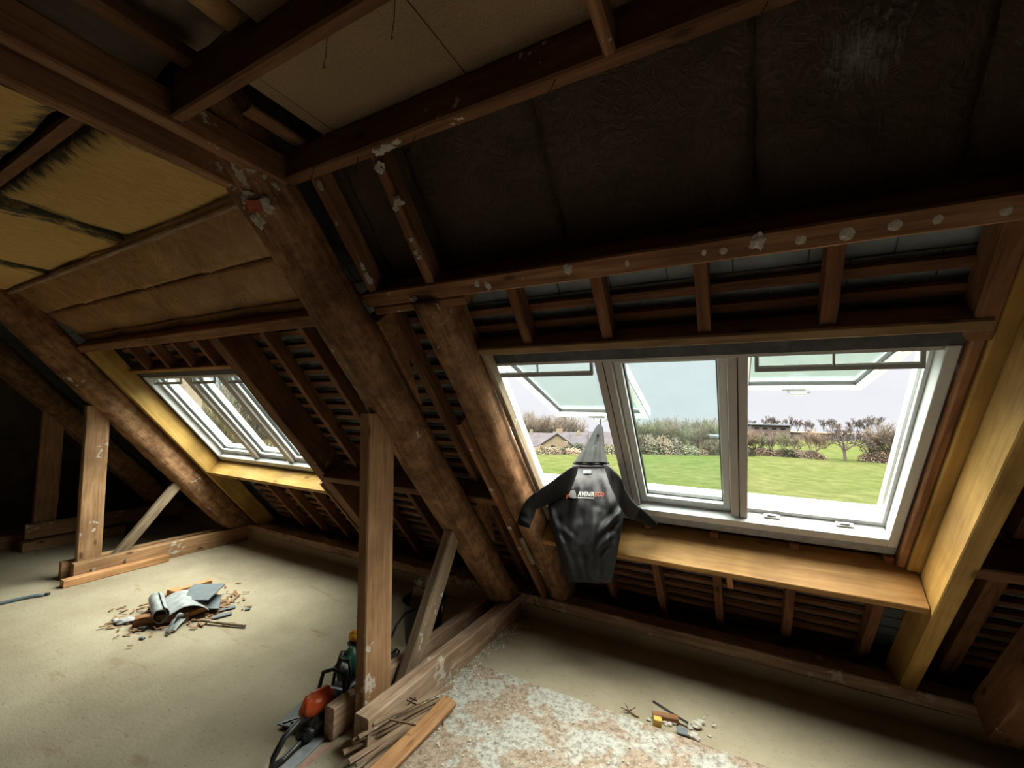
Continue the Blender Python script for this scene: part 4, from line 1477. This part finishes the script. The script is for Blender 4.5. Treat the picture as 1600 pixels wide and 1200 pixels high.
smooth_box('engine_cover', (-0.01, 0.06, 0.125), (0.085, 0.20, 0.10), 'orange_plastic', cs, 0.02, 0.72, Matrix.Rotation(-0.25, 4, 'X'))
smooth_box('crankcase', (0.0, 0.09, 0.06), (0.09, 0.22, 0.09), 'black', cs, 0.015)
smooth_box('cooling_cover', (0.045, 0.12, 0.07), (0.03, 0.14, 0.09), 'black', cs, 0.012)
tube('rear_handle', [(0, -0.02, 0.10), (0.0, -0.07, 0.115), (0.0, -0.14, 0.10), (0.0, -0.19, 0.055), (0.0, -0.20, 0.02), (0.0, -0.14, 0.012), (0.0, -0.05, 0.02), (0.0, 0.0, 0.04)], [0.016, 0.014, 0.013, 0.012, 0.012, 0.014, 0.016, 0.02], 'black', cs, K=12)
tube('front_handle', [(0.06, 0.13, 0.04), (0.075, 0.14, 0.12), (0.05, 0.15, 0.205), (-0.01, 0.15, 0.22), (-0.06, 0.14, 0.20), (-0.075, 0.13, 0.12), (-0.065, 0.12, 0.05)], 0.010, 'black', cs, K=12)
tube('hand_guard', [(0.04, 0.20, 0.10), (0.04, 0.215, 0.19), (0.02, 0.225, 0.225), (-0.03, 0.225, 0.225), (-0.05, 0.215, 0.19), (-0.05, 0.20, 0.11)], 0.008, 'black', cs, K=8)
gb = boxes('guide_bar', [(0.035, 0.040, 0.2, 0.62, 0.035, 0.085)], 'metal', cs, bev=0.002)
tube('saw_chain', [(0.0375, 0.2, 0.03), (0.0375, 0.4, 0.028), (0.0375, 0.62, 0.034), (0.0375, 0.65, 0.06), (0.0375, 0.62, 0.088), (0.0375, 0.4, 0.092), (0.0375, 0.2, 0.09)], 0.006, 'black', gb, K=6)
boxes('base_guard', [(0.02, 0.075, -0.20, 0.14, 0.0, 0.012)], 'collar', cs, bev=0.003)
smooth_box('tank', (0.0, -0.01, 0.04), (0.08, 0.08, 0.06), 'black', cs, 0.012)
smooth_box('pull_starter', (-0.055, 0.08, 0.09), (0.02, 0.11, 0.10), 'orange_plastic', cs, 0.009)
boxes('brand_plate', [(-0.067, -0.065, 0.03, 0.10, 0.10, 0.12)], 'logo_white', cs)

# slate under the saw with black strips
tag(sheet('slate_tile', lambda u, v: Vector((-1.92 + 0.15 * u - 0.05 * v, 1.33 + 0.04 * u + 0.27 * v, 0.012 + 0.02 * v)), 4, 4, 'slate_tile', 0.006, direction=(0, 0, 1), smooth=False),
    'grey slate on the floor under the chainsaw', 'slate')
for i in range(3):
    box_at('rubber_strip', (-1.86 + 0.03 * i, 1.37 + 0.02 * i, 0.034), (0.012, 0.09, 0.008), (0, 0, -0.5), 'black', 'short black strip lying on the slate beside the chainsaw', 'strip', 'black strips on the slate')

# green cordless tool with a yellow battery
gt = empty('cordless_saw', (-1.875, 1.73, 0.0))
gt.rotation_euler = (0, 0, math.radians(8))
tag(gt, 'dark green cordless tool with yellow battery half hidden behind the post', 'power tool')
smooth_box('housing', (0, 0, 0.12), (0.11, 0.16, 0.16), 'green_plastic', gt, 0.03, 0.8)
smooth_box('shoe', (0, 0.0, 0.02), (0.13, 0.22, 0.03), 'black', gt, 0.008)
smooth_box('battery', (-0.01, 0.06, 0.235), (0.075, 0.12, 0.055), 'yellow_plastic', gt, 0.012)
smooth_box('battery_base', (-0.01, 0.06, 0.20), (0.08, 0.13, 0.03), 'black', gt, 0.01)
smooth_box('label_plate', (0.0, -0.078, 0.13), (0.055, 0.012, 0.035), 'logo_white', gt, 0.003)
tube('handle', [(0, -0.06, 0.19), (0, -0.09, 0.21), (0, -0.12, 0.15), (0, -0.10, 0.08), (0, -0.05, 0.06)], 0.014, 'black', gt, K=10)
tag(tube('power_cord', [(-1.74, 1.86, 0.2), (-1.75, 1.92, 0.26), (-1.76, 2.0, 0.29), (-1.77, 2.10, 0.27), (-1.79, 2.16, 0.25)], 0.007, 'black', K=8), 'black cord looping from the tool into the bucket', 'cord')
tag(tube('power_cord', [(-1.71, 1.75, 0.05), (-1.72, 1.95, 0.04), (-1.73, 2.05, 0.10), (-1.75, 2.09, 0.2)], 0.009, 'black', K=8), 'second black cord on the floor behind the brace', 'cord')

# bucket
bk = empty('bucket', (-1.83, 2.26, 0.0))
tag(bk, 'black builder bucket full of scraps behind the brace', 'bucket')
bm = bmesh.new()
K = 32
prof_b = [(0.0, 0.0), (0.105, 0.0), (0.11, 0.006), (0.138, 0.255), (0.146, 0.258), (0.146, 0.268), (0.134, 0.268), (0.132, 0.25), (0.104, 0.012), (0.0, 0.012)]
rg = []
for r, z in prof_b:
    rg.append([bm.verts.new((r * math.cos(2 * PI * k / K), r * math.sin(2 * PI * k / K), z)) for k in range(K)] if r > 0 else [bm.verts.new((0, 0, z))])
for a, b_ in zip(rg, rg[1:]):
    for k in range(K):
        if len(a) == 1:
            bm.faces.new((a[0], b_[k], b_[(k + 1) % K]))
        elif len(b_) == 1:
            bm.faces.new((a[k], a[(k + 1) % K], b_[0]))
        else:
            bm.faces.new((a[k], a[(k + 1) % K], b_[(k + 1) % K], b_[k]))
bmesh.ops.recalc_face_normals(bm, faces=bm.faces)
me = bpy.data.meshes.new('pail')
bm.to_mesh(me)
bm.free()
for p in me.polygons:
    p.use_smooth = True
link('pail', me, 'black', bk)
tube('bail_handle', [(0.146 * math.cos(a), 0.05 * math.sin(a) + 0.0, 0.25 - 0.12 * abs(math.sin(a))) for a in [PI * i / 10 for i in range(11)]], 0.004, 'metal', bk, K=6)
box_at('cardboard_scrap', (-1.85, 2.24, 0.26), (0.12, 0.01, 0.17), (0.3, 0.3, 0.4), 'cardboard', 'brown cardboard scrap sticking out of the bucket', 'cardboard')
box_at('wood_scrap', (-1.80, 2.30, 0.24), (0.14, 0.05, 0.02), (0.2, -0.6, 0.8), 'brace', 'wood scrap in the black bucket', 'wood')
o = blob('crumpled_bag', (-1.86, 2.30, 0.30), 0.06, 'bag', None, (1, 0.8, 1.1), amp=0.9, fr=2.5, sub=4)
tag(o, 'crumpled grey bag on top of the bucket', 'bag')

# laths and the orange board
def lp(x0, y0, z0, x1, y1, z1):
    return on_z(x0, y0, z0), on_z(x1, y1, z1)


a_, b_ = lp(585, 1215, 0.045, 703, 1095, 0.05)
tag(timber('loose_board', a_, b_, 0.075, 0.028, (0.25, 0, 1), 'orange', jit=0.003, seg=0.06), 'wide orange board on top of the pile of laths', 'board')
laths = [((706, 1072, 0.085, 582, 1131, 0.115), 'topmost long grey lath ending beside the sole plate', 0.022, 0.016),
         ((686, 1092, 0.06, 551, 1159, 0.08), 'second long grey lath of the pile', 0.026, 0.016),
         ((679, 1100, 0.045, 536, 1176, 0.05), 'long lath sticking out at the left end of the pile', 0.026, 0.018),
         ((668, 1113, 0.035, 545, 1190, 0.03), 'lath lying between the orange board and the longest laths', 0.03, 0.014),
         ((652, 1128, 0.06, 556, 1196, 0.05), 'narrow lath next to the orange board', 0.016, 0.014),
         ((640, 1102, 0.10, 560, 1152, 0.10), 'short lath lying on top near the plate end', 0.02, 0.012),
         ((655, 1125, 0.02, 570, 1205, 0.016), 'bottom lath almost hidden by the orange board', 0.04, 0.016)]
for args, lb, w_, h_ in laths:
    p0, p1 = lp(*args)
    tag(timber('lath', p0, p1, w_, h_, (0.2, 0, 1), 'lath', jit=0.004, seg=0.05), lb, 'lath')
tag(timber('lath_offcut', on_z(608, 1124, 0.12), on_z(650, 1133, 0.10), 0.008, 0.006, (0, 0, 1), 'lath', jit=0.002), 'tiny splinter lying across the laths', 'splinter')
tag(boxes('nail_cluster', [(-0.03, 0.03, -0.002, 0.002, 0, 0.004), (-0.002, 0.002, -0.03, 0.03, 0.004, 0.008), (-0.02, 0.025, 0.008, 0.012, 0.008, 0.012)], 'wire'), 'rusty bent nails on the lath pile', 'nails').location = on_z(643, 1098, 0.11)
for i in range(5):
    box_at('wood_splinter', (-1.33 + 0.02 * i, 1.28 + 0.11 * i, 0.02), (0.03, 0.01, 0.006), (0, 0, i * 1.3), 'lath', 'small wood splinter on the slab beside the orange board', 'splinter', 'splinters beside the orange board')

# rubble by the slab edge
tag(timber('black_stick', on_z(1020, 1096, 0.05), on_z(1075, 1130, 0.02), 0.016, 0.012, (0, 0, 1), 'brace', jit=0.004, seg=0.02), 'dark pointed stick leaning over the rubble', 'stick')
COL.objects['black_stick'].data.materials[0] = M['wire']
tag(timber('wood_chunk', on_z(1020, 1117, 0.02), on_z(1060, 1124, 0.02), 0.035, 0.03, (0, 0, 1), 'beam', jit=0.003, seg=0.03), 'dark wood piece in the rubble by the slab edge', 'wood')
box_at('foam_block', tuple(on_z(1027, 1128, 0.024)), (0.038, 0.03, 0.04), (0.1, 0.1, 0.3), 'foam', 'small yellow foam block in the rubble', 'foam')
for px, py, r, mt in ((1040, 1130, 0.012, 'stone'), (1046, 1131, 0.012, 'stone'), (1053, 1129, 0.012, 'stone'), (1088, 1133, 0.022, 'stone'), (1078, 1136, 0.012, 'stone'), (1116, 1134, 0.011, 'stone'),
                      (1084, 1151, 0.024, 'plaster'), (1109, 1150, 0.007, 'stone'), (1105, 1116, 0.005, 'stone'), (1014, 1124, 0.010, 'stone'), (1095, 1128, 0.016, 'stone'), (1100, 1122, 0.005, 'stone')):
    o = blob('stone', on_z(px, py, r * 0.6), r, mt, None, (1.2, 0.9, 0.7), amp=0.5, sub=2)
    tag(o, 'pale stone fragment in the rubble by the slab edge', 'stone', 'stones by the slab edge')
box_at('slate_shard', tuple(on_z(1066, 1142, 0.02)), (0.05, 0.035, 0.006), (0.3, 0.1, 0.3), 'slate_tile', 'blue-grey slate shard in the rubble by the slab edge', 'slate')
tw = empty('dry_twig', on_z(990, 1118, 0.0))
tag(tw, 'dry branched twig on the floor left of the rubble', 'twig')
c0 = tw.location.copy()
for i, (px, py, zz) in enumerate(((970, 1105, 0.03), (977, 1099, 0.05), (993, 1105, 0.03), (974, 1110, 0.01))):
    tube('twig', [on_z(983, 1111, 0.01) - c0, on_z((px + 983) / 2, (py + 1111) / 2, 0.015) - c0, on_z(px, py, zz) - c0], [0.003, 0.002, 0.0015], 'beam_clean' if i else 'wire', tw, K=5)
tube('stem', [on_z(983, 1111, 0.01) - c0, on_z(992, 1118, 0.006) - c0, on_z(999, 1121, 0.004) - c0], [0.003, 0.004, 0.002], 'beam_clean', tw, K=5)

# ------------------------------------------------------------------ outdoors
GZ = -3.2


def smst(t):
    t = max(0, min(1, t))
    return t * t * (3 - 2 * t)


def hedge_r(az):  # az = x/y direction
    t = max(-0.5, min(0.35, az))
    return 47 + (t + 0.45) / 0.55 * 13


def G(x, y):
    r = math.hypot(x, y)
    az = x / max(y, 1)
    z = GZ
    left = smst((-0.12 - az) / 0.15)
    z -= left * 7.0 * smst((r - hedge_r(az) - 1) / 50)
    z -= 14 * smst((r - 128) / 90)
    return z


def dirh(px):
    d = ray(px, 655)
    v = Vector((d.x, d.y, 0))
    return v.normalized()


def far(px, r):
    d = dirh(px)
    p = d * r
    return Vector((p.x, p.y, G(p.x, p.y)))


bm = bmesh.new()
NR, NA = 70, 60
gr = []
for i in range(NR + 1):
    r = 6 + (300 - 6) * (i / NR) ** 1.6
    rowv = []
    for j in range(NA + 1):
        a = math.radians(-75 + 125 * j / NA)
        x, y = r * math.sin(a), r * math.cos(a)
        rowv.append(bm.verts.new((x, y, G(x, y) + 0.1 * noise.noise(Vector((x * 0.1, y * 0.1, 0))))))
    gr.append(rowv)
for i in range(NR):
    for j in range(NA):
        bm.faces.new((gr[i][j], gr[i][j + 1], gr[i + 1][j + 1], gr[i + 1][j]))
bmesh.ops.recalc_face_normals(bm, faces=bm.faces)
me = bpy.data.meshes.new('field')
bm.to_mesh(me)
bm.free()
for p in me.polygons:
    p.use_smooth = True
tag(link('field', me, 'grass'), kind='structure')


def branchy(seed, levels, spread, ratio, trunk_h, kids, thick=0.03, up=0.3, thin=0.0022, limb=None, limbs=None):
    """returns (trunk bmesh, crown bmesh) of unit height"""
    rnd = random.Random(seed)
    bt, bc = bmesh.new(), bmesh.new()

    def seg(bmx, a, b_, r0, r1, K=3):
        d = (b_ - a).normalized()
        u = d.orthogonal().normalized()
        v = d.cross(u)
        ra = [bmx.verts.new(a + (u * math.cos(2 * PI * k / K) + v * math.sin(2 * PI * k / K)) * r0) for k in range(K)]
        rb = [bmx.verts.new(b_ + (u * math.cos(2 * PI * k / K) + v * math.sin(2 * PI * k / K)) * r1) for k in range(K)]
        for k in range(K):
            bmx.faces.new((ra[k], ra[(k + 1) % K], rb[(k + 1) % K], rb[k]))

    def grow(p, d, L, r, lv):
        q = p + d * L
        seg(bt if lv >= levels - 1 else bc, p, q, r, max(thin, r * 0.7), 6 if lv >= levels - 1 else 3)
        if lv == 0:
            return
        for k in range(limbs if (limbs and lv == levels) else kids):
            ax = Vector((rnd.gauss(0, 1), rnd.gauss(0, 1), rnd.gauss(0, 1))).normalized()
            nd = (d + ax * spread + Vector((0, 0, up))).normalized()
            st = p + d * L * rnd.uniform(0.55, 1.0)
            grow(st if k else q, nd, (limb if (limb and lv == levels) else L * ratio) * rnd.uniform(0.75, 1.2), max(thin, r * 0.62), lv - 1)
    grow(Vector((0, 0, 0)), Vector((rnd.uniform(-0.05, 0.05), rnd.uniform(-0.05, 0.05), 1)).normalized(), trunk_h, thick, levels)
    out = []
    zmax = max([v.co.z for v in bc.verts] + [0.01])
    for bmx, nm in ((bt, 'trunk'), (bc, 'crown')):
        for v in bmx.verts:
            v.co /= zmax
        me_ = bpy.data.meshes.new(nm)
        bmx.to_mesh(me_)
        bmx.free()
        out.append(me_)
    return out


SPEC = {
    'bushy': [branchy(11 + i, 5, 0.62, 0.74, 0.03, 4, 0.012, 0.26, 0.0022, 0.24, 6) for i in range(3)],
    'tall': [branchy(31 + i, 5, 0.55, 0.66, 0.42, 4, 0.018, 0.22, 0.0034) for i in range(3)],
    'oak': [branchy(51 + i, 5, 0.85, 0.72, 0.28, 4, 0.026, 0.05, 0.0036) for i in range(2)],
}


def tree(kind, px, r, h, twig, label, name='bare_tree', group=None, cat='tree', wide=1.0, dz=0.0):
    tm, cm = random.choice(SPEC[kind])
    p = far(px, r)
    root = empty(name, p + Vector((0, 0, dz - 0.05)))
    root.scale = (h * wide, h * wide, h)
    root.rotation_euler = (0, 0, random.random() * 6)
    for nm, me_, mt in (('trunk', tm, 'bark'), ('crown', cm, twig)):
        me2 = me_
        if not me2.materials:
            me2.materials.append(None)
        o = bpy.data.objects.new(nm, me2)
        COL.objects.link(o)
        o.parent = root
        o.material_slots[0].link = 'OBJECT'
        o.material_slots[0].material = M[mt]
    tag(root, label, cat, group)
    return root


# copse seen through the middle sash: two staggered rows
for i in range(26):
    px = 985 + i * 7.2 + random.uniform(-3, 3)
    tw_ = random.choice(['twig_green', 'twig_green', 'twig', 'twig_rust'])
    tree('bushy', px, hedge_r(dirh(px).x / dirh(px).y) + random.uniform(1, 9), random.uniform(3.2, 4.9), tw_, 'bare tree in the dense copse seen through the middle window pane', group='trees of the copse behind the field', wide=0.9)
# big trees at the left behind the houses
for i in range(9):
    tree('bushy', 818 + i * 9 + random.uniform(-2, 2), 120 + random.uniform(-4, 6), random.uniform(11, 14.0), 'twig', ORD[i] + ' tall leafless tree from the left behind the cream houses', group='trees behind the houses', wide=0.8)
for i in range(3):
    tree('bushy', 905 + i * 18 + random.uniform(-2, 2), 122, random.uniform(7, 8.5), 'twig_rust', 'leafless tree behind the right-hand roofs', group='trees behind the right-hand roofs', wide=0.9)
# crest trees on the right
for qi, px in enumerate((1158, 1176, 1198, 1206, 1218, 1232, 1246, 1258, 1267, 1287, 1297, 1311, 1330, 1340, 1348, 1360, 1372)):
    tree('tall', px, 123 + random.uniform(-2, 3), random.uniform(4.2, 6.0), 'bark', ORD[qi] + ' tall bare tree from the left on the crest behind the second field', group='bare trees along the crest', wide=0.8)
# hedge trees at the far side of the near field
for qi, (px, h, w_, tw_) in enumerate(((1163, 3.2, 0.9, 'twig'), (1180, 3.4, 0.9, 'twig_rust'), (1192, 3.3, 0.9, 'twig_green'), (1205, 3.2, 0.9, 'twig'), (1222, 3.3, 0.8, 'twig_green'), (1238, 3.0, 0.8, 'twig'))):
    tree('bushy', px, 62, h, tw_, ORD[qi] + ' bare hedge tree from the left before the spreading brown tree', group='hedge trees beyond the field', wide=w_)
tree('bushy', 1268, 61, 3.9, 'twig_rust', 'spreading brown tree in the hedge beyond the field', wide=1.1)
tree('oak', 1319, 61, 4.4, 'bark', 'lone bare oak in the gap of the hedge', wide=1.0)
for qi, (px, h, w_) in enumerate(((1362, 2.3, 0.9), (1372, 4.2, 1.0), (1390, 4.9, 1.1), (1405, 4.6, 1.0), (1420, 5.0, 1.0), (1440, 5.0, 1.0))):
    tree('bushy', px, 63, h, 'twig_rust' if px < 1380 else 'twig', ORD[qi] + ' brown tree from the left in the clump at the far right', group='trees at the right end of the field', wide=w_)
# far window greenery
for i in range(8):
    tree('bushy', 250 + i * 26, 30 + random.uniform(-2, 4), random.uniform(5, 8), 'twig', 'bare tree outside the far window', group='trees outside the far window')


def leafblob(seed):
    rnd = random.Random(seed)
    bm = bmesh.new()
    for i in range(700):
        v = Vector((rnd.gauss(0, 1), rnd.gauss(0, 1), rnd.gauss(0, 1))).normalized() * rnd.uniform(0.55, 1.0)
        v.z = abs(v.z)
        s_ = rnd.uniform(0.05, 0.1)
        a = Vector((rnd.gauss(0, 1), rnd.gauss(0, 1), rnd.gauss(0, 1))).normalized()
        b_ = a.orthogonal().normalized()
        bm.faces.new([bm.verts.new(v + q) for q in (a * s_, b_ * s_ * 0.6, -a * s_, -b_ * s_ * 0.6)])
    me_ = bpy.data.meshes.new('bush')
    bm.to_mesh(me_)
    bm.free()
    me_.materials.append(None)
    return me_


BM_ = [leafblob(5), leafblob(6)]


def bush(px, r, h, w, mt, label, group):
    o = bpy.data.objects.new('bush', random.choice(BM_))
    COL.objects.link(o)
    o.location = far(px, r)
    o.scale = (w, w, h)
    o.rotation_euler = (0, 0, random.random() * 6)
    o.material_slots[0].link = 'OBJECT'
    o.material_slots[0].material = M[mt]
    return tag(o, label, 'bush', group)


for i in range(40):
    px = 985 + i * 4.6
    az = dirh(px).x / dirh(px).y
    bush(px, hedge_r(az) + random.uniform(0, 3), random.uniform(0.6, 2.6), random.uniform(0.9, 1.6), random.choice(['twig_green', 'twig_green', 'twig', 'leaf', 'twig_rust']), 'low bush at the foot of the copse beyond the field', 'bushes under the copse')
for i in range(14):
    px = 838 + i * 9.5
    az = dirh(px).x / dirh(px).y
    bush(px, hedge_r(az) + random.uniform(0, 2), random.uniform(0.7, 1.2), random.uniform(0.8, 1.3), random.choice(['leaf', 'twig_green', 'twig_rust']), 'garden bush between the field and the houses', 'garden bushes before the houses')
for i in range(30):
    px = 1156 + i * 4.2
    bush(px, 61 + random.uniform(0, 2), random.uniform(0.5, 1.0), random.uniform(0.7, 1.1), random.choice(['leaf', 'twig', 'twig_rust', 'twig_rust']), 'low hedge bush left of the lone oak', 'hedge bushes left of the oak')
for i in range(14):
    px = 1360 + i * 6
    bush(px, 62 + random.uniform(0, 2), random.uniform(0.7, 1.9), random.uniform(0.9, 1.4), random.choice(['twig_rust', 'twig']), 'brown hedge bush at the right end of the field', 'hedge bushes at the right end')
for i in range(26):
    px = 1150 + i * 10
    bush(px, 120, 0.45, 1.6, random.choice(['leaf', 'twig']), 'low hedge clump along the crest of the second field', 'hedge along the crest')


def house(px, r, w, d, h, rh, rot, label, gable='house', wins=()):
    p = far(px, r)
    root = empty('house', p)
    root.rotation_euler = (0, 0, rot)
    tag(root, label, 'house')
    bm = bmesh.new()
    pts = [(-w / 2, 0), (w / 2, 0), (w / 2, h), (0, h + rh), (-w / 2, h)]
    fr_ = [bm.verts.new((x, -d / 2, z)) for x, z in pts]
    bk_ = [bm.verts.new((x, d / 2, z)) for x, z in pts]
    bm.faces.new(fr_)
    bm.faces.new(bk_[::-1])
    for i in range(5):
        bm.faces.new((fr_[i], fr_[(i + 1) % 5], bk_[(i + 1) % 5], bk_[i]))
    bmesh.ops.recalc_face_normals(bm, faces=bm.faces)
    me_ = bpy.data.meshes.new('walls')
    bm.to_mesh(me_)
    bm.free()
    link('walls', me_, gable, root)
    bm = bmesh.new()
    for sgn in (-1, 1):
        o_ = 0.35
        k_ = o_ * rh / (w / 2)
        a = [(0, h + rh + 0.05), (sgn * (w / 2 + o_), h - k_ + 0.05), (sgn * (w / 2 + o_), h - k_ + 0.25), (0, h + rh + 0.25)]
        q0 = [bm.verts.new((x, -d / 2 - 0.3, z)) for x, z in a]
        q1 = [bm.verts.new((x, d / 2 + 0.3, z)) for x, z in a]
        bm.faces.new(q0)
        bm.faces.new(q1[::-1])
        for i in range(4):
            bm.faces.new((q0[i], q0[(i + 1) % 4], q1[(i + 1) % 4], q1[i]))
    bmesh.ops.recalc_face_normals(bm, faces=bm.faces)
    me_ = bpy.data.meshes.new('roof')
    bm.to_mesh(me_)
    bm.free()
    link('roof', me_, 'roof_slate', root)
    for x, z in wins:
        boxes('window', [(x - 0.4, x + 0.4, -d / 2 - 0.05, -d / 2 + 0.02, z - 0.6, z + 0.6)], 'pane_dark', root)
    boxes('chimney', [(-0.4, 0.4, d / 4, d / 4 + 0.6, h + rh - 0.5, h + rh + 0.9)], gable, root)
    return root


yaw = math.radians(25)
house(872, 88, 7.5, 5, 3.9, 2.6, yaw - 0.1, 'cream gabled house nearest the left edge of the view', wins=((-0.8, 3.6), (1.8, 3.4), (0.5, 1.2)))
house(885, 83, 3.2, 2.5, 1.9, 1.5, yaw, 'small cream lean-to house in front of the gabled one', wins=((0, 1.0),))
house(846, 97, 7, 8, 4.2, 2.6, yaw + 1.4, 'slate-roofed house behind at the left', wins=((0, 2.5),))
house(893, 100, 7, 8, 4.4, 2.6, yaw + 1.5, 'slate-roofed house in the centre of the village', wins=((0, 2.4), (-2, 2.4)))
house(919, 92, 6, 7, 4.0, 2.4, yaw + 1.5, 'pale house partly hidden behind the jacket hood', wins=((1, 2),))
house(952, 92, 6, 8, 4.4, 2.4, yaw + 1.5, 'blue-grey roofed house right of the jacket hood', wins=((0, 2),))

ib = empty('industrial_building', far(1184, 112) + Vector((0, 0, -0.1)))
ib.rotation_euler = (0, 0, -math.atan2(dirh(1190).x, dirh(1190).y))
tag(ib, 'low industrial building with blue and pale halves on the crest', 'building')
boxes('blue_hall', [(-5.5, -1.3, 0, 4, 0, 3.0)], 'blue_clad', ib)
boxes('office_wing', [(-1.3, 6.2, 0.3, 4, 0, 3.0)], 'pink_clad', ib)
boxes('roof', [(-5.7, 6.4, -0.2, 4.2, 3.0, 3.25)], 'white_clad', ib)
for i in range(4):
    for z in (0.8, 2.1):
        boxes('window', [(-0.7 + i * 1.7, 0.2 + i * 1.7, 0.22, 0.32, z, z + 0.35)], 'pane_dark', ib)
ob = empty('farm_building', far(1262, 114) + Vector((0, 0, -0.1)))
ob.rotation_euler = ib.rotation_euler
tag(ob, 'low dark farm building right of the industrial building', 'building')
boxes('walls', [(-4, 8, 0, 4, 0, 1.5)], 'roof_slate', ob)
boxes('roof', [(-4.2, 8.2, -0.2, 4.2, 1.5, 1.7)], 'twig_rust', ob)
sh = empty('shed', far(1108, 57) + Vector((0, 0, 0)))
sh.rotation_euler = (0, 0, 0.1)
tag(sh, 'white roofed shed half hidden in the copse', 'shed')
boxes('walls', [(-1.1, 1.1, 0, 3, 0, 2.1)], 'house', sh)
boxes('roof', [(-1.3, 1.3, -0.2, 3.2, 2.1, 2.35)], 'white_clad', sh)
